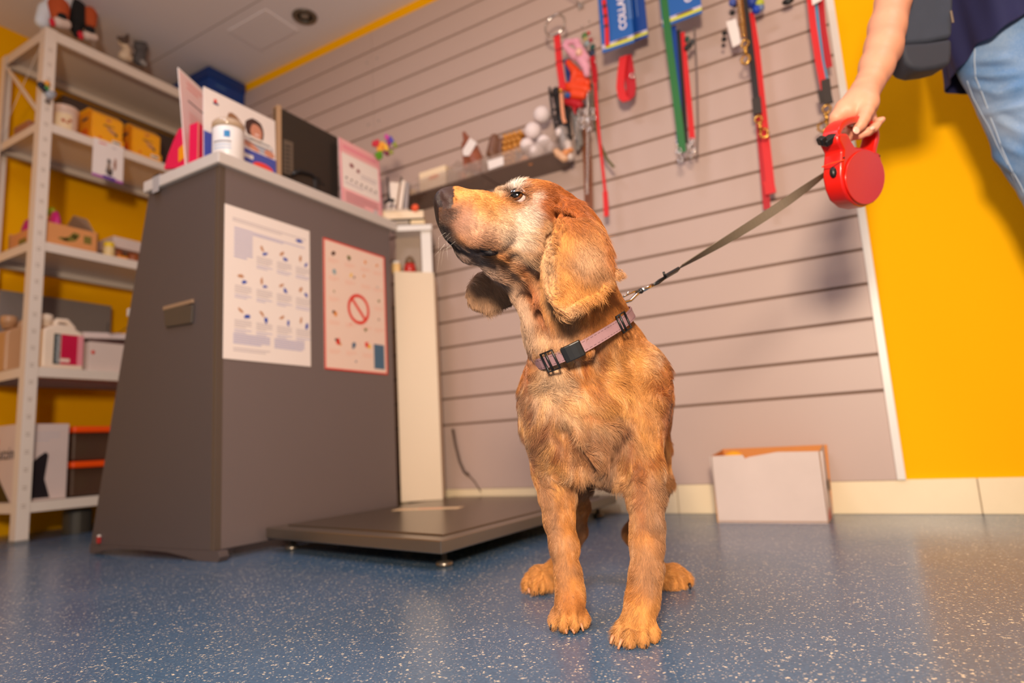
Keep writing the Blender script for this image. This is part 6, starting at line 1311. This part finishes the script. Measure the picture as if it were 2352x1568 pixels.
# claws
M_claw = mat('claw', (196, 138, 100), .4, var=.1, scale=60); M_clawd = mat('claw_dark', (52, 38, 34), .4)
for x, y, x2, y2, d_, r_, dk_ in ((1290, 1440, 1288, 1458, .836, 4, 1), (1297, 1438, 1302, 1458, .828, 4.5, 0), (1312, 1440, 1320, 1459, .827, 4.5, 0), (1334, 1432, 1340, 1449, .832, 4, 0), (1268, 1430, 1264, 1446, .842, 4, 1),
        (1428, 1468, 1420, 1494, .757, 5, 0), (1408, 1460, 1402, 1478, .768, 5, 0), (1478, 1474, 1486, 1488, .757, 5, 1), (1448, 1474, 1446, 1489, .757, 5, 0), (1226, 1352, 1227, 1361, 1.045, 4, 1), (1214, 1352, 1216, 1362, 1.045, 4, 0), (1583, 1340, 1586, 1352, 1.03, 4, 1), (1572, 1342, 1573, 1354, 1.03, 4, 0)):
    a4, b4 = at(x, y, D=d_), at(x2, y2, D=d_-.006); b4.z = max(b4.z, .002)
    MB().tube([a4, a4.lerp(b4, .5)+_u*.0006, b4], lambda t_, r0=r_*d_/1477: r0*(1-.45*t_), 8).build('claw', M_clawd if dk_ else M_claw, dogE, True)

# ---------------------------------------------------------------- collar: follows the neck section of the body
def field_at(P):
    q = (P-DOGF.lo)/DOGF.h; i = np.clip(np.floor(q).astype(int), 0, np.array(DOGF.v.shape)-2); t_ = q-i; s = 0
    for a in (0, 1):
        for b5 in (0, 1):
            for c5 in (0, 1): s = s+DOGF.v[i[:, 0]+a, i[:, 1]+b5, i[:, 2]+c5]*np.where(a, t_[:, 0], 1-t_[:, 0])*np.where(b5, t_[:, 1], 1-t_[:, 1])*np.where(c5, t_[:, 2], 1-t_[:, 2])
    return s
cC = cam_pt(1338, 772, .895); cR = cam_pt(1434, 716, .935); cFp = cam_pt(1316, 806, .803)
e1 = cR-cC; e1 /= np.linalg.norm(e1); e2 = cFp-cC; e2 -= e1*(e1@e2); e2 /= np.linalg.norm(e2); e3 = np.cross(e1, e2)
NA = 96; angs = np.linspace(0, 2*np.pi, NA, endpoint=False); rads = []
ss = np.linspace(.02, .16, 281)
for a in angs:
    d_ = e1*math.cos(a)+e2*math.sin(a); v_ = field_at(cC+ss[:, None]*d_); j = np.argmax(v_ > 0) if (v_ > 0).any() else 200; rads.append(ss[j])
rads = np.array(rads); 
for _ in range(14): rads = np.maximum(rads, (np.roll(rads, 1)+np.roll(rads, -1))/2)*.5+.5*(np.roll(rads, 1)+rads+np.roll(rads, -1))/3
cpx0 = cC+rads[:, None]*(np.cos(angs)[:, None]*e1+np.sin(angs)[:, None]*e2); cpx0 = 1176+cpx0[:, 0]/-cpx0[:, 2]*FPX; rads += np.interp(cpx0, [1205, 1250], [-.008, .0042])
cpt = cC+rads[:, None]*(np.cos(angs)[:, None]*e1+np.sin(angs)[:, None]*e2)
cw = [Vector(v) for v in view_to_world(cpt)]; E3 = Vector(_r*e3[0]+_u*e3[1]-_f*e3[2]).normalized()
co = empty('dog_collar', cw[0], 'mauve webbing dog collar with black buckle around the golden dog neck', 'collar')
def arc_ribbon(a0, a1, width, th, off, name, m_, parent, bev=0):
    idx = [i % NA for i in range(a0, a1+1)]; b3 = MB(); V = []; F = []; ctr_ = Vector(view_to_world(np.array([cC]))[0])
    for i in idx:
        p = cw[i]; n_ = (p-ctr_).normalized()
        for s_, t_ in ((-1, 0), (1, 0), (1, 1), (-1, 1)): V.append(p+E3*s_*width/2+n_*(off+t_*th))
    for k in range(len(idx)-1):
        for j in range(4): F.append((k*4+j, k*4+(j+1) % 4, (k+1)*4+(j+1) % 4, (k+1)*4+j))
    if len(idx) < NA: F += [(3, 2, 1, 0), tuple(len(V)-4+j for j in range(4))]
    b3.add(V, F); return b3.build(name, m_, parent, bevel=bev)
M_web = mat('mauve_webbing', (148, 114, 120), .7, var=.12, scale=60, bump=.25, bscale=1500)
arc_ribbon(0, NA, .0150, .0016, 0, 'strap', M_web, co)
ctw = Vector(view_to_world(np.array([cC]))[0])
cpx = np.array([1176+p[0]/-p[2]*FPX for p in cpt]); cfront = np.array([math.sin(a) > 0 for a in angs])
def idx_at(px): k_ = [i for i in range(NA) if cfront[i]]; return min(k_, key=lambda i: abs(cpx[i]-px))
M_stc = mat('collar_stitch', (110, 84, 92), .7)
for s_ in (-1, 1):
    b3 = MB()
    for i in range(0, NA):
        p, q = cw[i], cw[(i+1) % NA]; n_ = (p-ctw).normalized(); a5 = p.lerp(q, .15)+E3*s_*.0052+n_*.0018; b5 = p.lerp(q, .75)+E3*s_*.0052+n_*.0018
        b3.tube([a5, b5], .0003, 5)
    b3.build('stitching', M_stc, co)
kc = idx_at(1315); arc_ribbon(kc-2, kc+2, .0205, .0060, -.0005, 'clasp', M_black, co, .0015)
def slide(k_, name, w2=.0125):
    b3 = MB(); p = cw[k_ % NA]; n_ = (p-ctw).normalized(); t_ = E3.cross(n_).normalized(); M_ = frame(p+n_*.0035, t_, E3)
    R0 = [(-.009, -w2), (.009, -w2), (.009, w2), (-.009, w2)]
    b3.tube([M_@Vector((x, y, 0)) for x, y in R0], .0017, 8, closed=True); b3.tube([M_@Vector((.002, -w2, 0)), M_@Vector((.002, w2, 0))], .0016, 8); b3.build(name, M_black, co, True)
slide(idx_at(1270), 'slide_buckle'); kk = idx_at(1428); slide(kk, 'slide_buckle', .0115)
rgp = at(1424, 695, D=.93); MB().tube([rgp+(_r*math.cos(a)*.45+_u*math.sin(a)+_f*.3*math.cos(a))*.0105 for a in np.linspace(0, 6.283, 17)[:-1]], .0014, 8, closed=True).build('leash_ring', mat('ring_dark', (60, 55, 50), .3, metal=.8), co, True)

# ---------------------------------------------------------------- fur
rs = np.random.RandomState(3)
def guides(x, y, D):
    # picture-plane lay of the coat (dx right, dy down) and length in metres
    G = [(1040, 440, 1, .05, .004), (1100, 448, 1, .05, .006), (1060, 500, .8, .55, .004), (1010, 520, .4, .9, .003), (1040, 570, .8, .6, .007), (1120, 520, .9, .5, .006), (1160, 480, .95, .3, .006), (1190, 500, .7, .7, .008), (1220, 530, .8, .6, .009),
         (1150, 440, -.5, -1, .008), (1180, 424, .25, -1, .011), (1215, 430, .9, -.2, .009), (1260, 440, 1, .2, .008), (1320, 480, .9, .6, .010), (1360, 510, .7, .8, .016), (1150, 600, .8, .6, .009), (1210, 600, .7, .7, .011), (1250, 500, .8, .5, .008), (1235, 560, .5, .85, .010),
         (1180, 700, .25, 1, .011), (1230, 700, .3, 1, .012), (1260, 780, .1, 1, .014), (1320, 760, .1, 1, .014), (1400, 740, .4, .9, .013),
         (1300, 540, .3, 1, .014), (1340, 600, .2, 1, .016), (1390, 600, .5, .8, .018), (1255, 620, -.1, 1, .005), (1275, 620, .1, 1, .012), (1310, 690, 0, 1, .009), (1410, 625, .9, .3, .010), (1115, 680, 0, 1, .009),
         (1240, 870, -.2, 1, .017), (1300, 900, .1, 1, .018), (1360, 880, .3, 1, .017), (1430, 850, .5, .8, .016), (1490, 900, .4, .9, .015), (1535, 920, .2, 1, .012), (1220, 980, -.1, 1, .018), (1300, 990, .2, 1, .02), (1370, 960, -.3, 1, .018), (1440, 960, .0, 1, .018), (1500, 1000, .3, 1, .016),
         (1340, 1060, .1, 1, .02), (1400, 1080, .2, 1, .02), (1250, 1080, .1, 1, .012), (1280, 1200, .25, 1, .007), (1300, 1320, .15, 1, .006), (1305, 1420, 0, 1, .006), (1470, 1120, .1, 1, .009), (1490, 1250, .05, 1, .007), (1518, 1120, .4, .9, .013), (1519, 1230, .4, .9, .012), (1516, 1350, .4, .9, .010), (1478, 1370, -.1, 1, .006), (1460, 1450, -.1, 1, .007),
         (1240, 1340, -.4, .8, .008), (1560, 1335, .6, .7, .008), (1330, 1200, 0, 1, .007), (1440, 1230, 0, 1, .007)]
    G = np.array(G); d2 = (x[:, None]-G[None, :, 0])**2+(y[:, None]-G[None, :, 1])**2; w_ = 1/(d2+300)**1.6; w_ /= w_.sum(1, keepdims=True)
    return w_@G[:, 2], w_@G[:, 3], w_@G[:, 4]
Vw = V.copy(); tri = np.concatenate([F[:, [0, 1, 2]], F[:, [0, 2, 3]]])
ar = np.linalg.norm(np.cross(Vw[tri[:, 1]]-Vw[tri[:, 0]], Vw[tri[:, 2]]-Vw[tri[:, 0]]), axis=1)/2
tw_ = ar*np.where((PYv[tri[:, 0]] < 640) & (Dv[tri[:, 0]] < .9), 1.9, 1.)
NH = N_HAIR
pick = rs.choice(len(tri), NH, p=tw_/tw_.sum()); u1, u2 = rs.rand(NH), rs.rand(NH); fl_ = u1+u2 > 1; u1[fl_], u2[fl_] = 1-u1[fl_], 1-u2[fl_]; bc = np.stack([1-u1-u2, u1, u2], 1)
P0 = np.einsum('nk,nkj->nj', bc, Vw[tri[pick]]); n0 = np.einsum('nk,nkj->nj', bc, NC[tri[pick]]); n0 /= np.linalg.norm(n0, axis=1)[:, None]+1e-9
D0 = -P0[:, 2]; x0_ = 1176+P0[:, 0]/D0*FPX; y0_ = 784-P0[:, 1]/D0*FPX
keep = ~bare_mask(x0_, y0_, D0)
cd_ = np.abs((P0-cC)@e3); inr = np.linalg.norm((P0-cC)-((P0-cC)@e3)[:, None]*e3, axis=1) < .14
pc_ = P0-cC; ac_ = np.arctan2(pc_@e2, pc_@e1) % (2*np.pi); rc_ = np.hypot(pc_@e1, pc_@e2); keep &= ~((cd_ < .0062) & (np.abs(rc_-np.interp(ac_, angs, rads)) < .0065))
P0, n0, D0, x0_, y0_, cd_, inr = [v_[keep] for v_ in (P0, n0, D0, x0_, y0_, cd_, inr)]; NH = len(P0)
gx, gy, gl = guides(x0_, y0_, D0); gl = np.where((D0 < .775) & (x0_ > 1238) & (x0_ < 1268) & (y0_ > 520) & (y0_ < 700), .006, gl)
g = np.stack([gx, -gy, .25*np.ones(NH)*np.sign(n0[:, 2])*0-.15], 1)
wv = np.stack([noise3(P0, 26, 11), noise3(P0, 26, 12), noise3(P0, 26, 13)], 1); wv2 = np.stack([noise3(P0, 110, 21), noise3(P0, 110, 22), noise3(P0, 110, 23)], 1)
bodyw = np.where(y0_ > 780, 1., .4)[:, None]*np.where(y0_ > 1120, .35, 1.)[:, None]
g = g/np.linalg.norm(g, axis=1)[:, None]+wv*1.0*bodyw+wv2*.45*np.maximum(bodyw, .45)+rs.normal(size=(NH, 3))*.12
t0 = g-n0*(g*n0).sum(1)[:, None]; t0 /= np.linalg.norm(t0, axis=1)[:, None]+1e-9
ln = gl*(.65+.6*rs.rand(NH))*np.clip(1+.55*noise3(P0, 45, 31), .5, 1.8); ln *= np.where((cd_ < .016) & inr, .55, 1.)
edge_near = (D0 < .80) & ((np.abs(x0_-(1262-.0*y0_)) < 13) & (y0_ > 530) & (y0_ < 700) | ((y0_ > 700) & (y0_ < 730) & (x0_ > 1270) & (x0_ < 1350)) | (((x0_-1412)**2+(y0_-628)**2) < 22**2))
lift = np.where(y0_ > 780, .38, .30)+.18*rs.rand(NH); lift = np.where((y0_ < 440) & (x0_ > 1140) & (x0_ < 1200), .7, lift); lift = np.where(edge_near, .45, lift)
lift = np.where((x0_ < 1100) & (y0_ < 640), .24, lift)
K = 5; S = np.linspace(0, 1, K); HP = np.zeros((NH, K, 3)); bn = np.cross(n0, t0); ph = noise3(P0, 40, 41)*3
cur = P0-n0*.0001; HP[:, 0] = cur
for k in range(1, K):
    lk = lift*(1-1.05*S[k]); wob = np.where(edge_near, 1.1, .28)*np.sin(ph+S[k]*5.)
    d_ = t0*np.cos(lk)[:, None]+n0*np.sin(lk)[:, None]+bn*wob[:, None]; d_ /= np.linalg.norm(d_, axis=1)[:, None]; cur = cur+d_*(ln/(K-1))[:, None]; HP[:, k] = cur
HC = fur_color(x0_, y0_, D0, P0)*(.57+.44*rs.rand(NH))[:, None]*(1+.16*noise3(P0, 170, 51))[:, None]*np.where(edge_near & (np.sin(y0_*.62+x0_*.5) < -.2), .6, 1.)[:, None]
hw = view_to_world(HP.reshape(-1, 3)); hw[:, 2] = np.maximum(hw[:, 2], .0008)
hc = bpy.data.hair_curves.new('fur'); hc.add_curves([K]*NH)
hc.points.foreach_set('position', hw.astype(np.float32).ravel())
ra = hc.attributes.get('radius') or hc.attributes.new('radius', 'FLOAT', 'POINT')
ra.data.foreach_set('value', np.tile(np.array([1, .95, .8, .55, .12])*.00017, NH).astype(np.float32))
ta = hc.attributes.new('tint', 'FLOAT_COLOR', 'CURVE'); ta.data.foreach_set('color', np.c_[np.clip(HC, 0, 1), np.ones(NH)].astype(np.float32).ravel())
fm, nt, b, a_ = coat_material('dog_fur', 'tint'); b.inputs['Roughness'].default_value = .42; b.inputs['Specular IOR Level'].default_value = .35; b.inputs['Sheen Weight'].default_value = .12
fo = bpy.data.objects.new('fur', hc); COL.objects.link(fo); hc.materials.append(fm); fo.parent = dogE; fo.matrix_parent_inverse = dogE.matrix_world.inverted()
# whiskers
wm = mat('whisker', (235, 225, 215), .4)
wb3 = MB()
for i in range(7):
    p = at(1018+rnd.uniform(0, 36), 515+rnd.uniform(0, 60), D=.728); wb3.tube([p, p+(-_r*rnd.uniform(.2, 1)-_u*rnd.uniform(.3, 1)-_f*.3)*.012, p+(-_r*rnd.uniform(.2, .8)-_u*rnd.uniform(.6, 1.4)-_f*.3)*.024], lambda t_: .00007*(1-.8*t_), 4)
wb3.build('whiskers', wm, dogE)
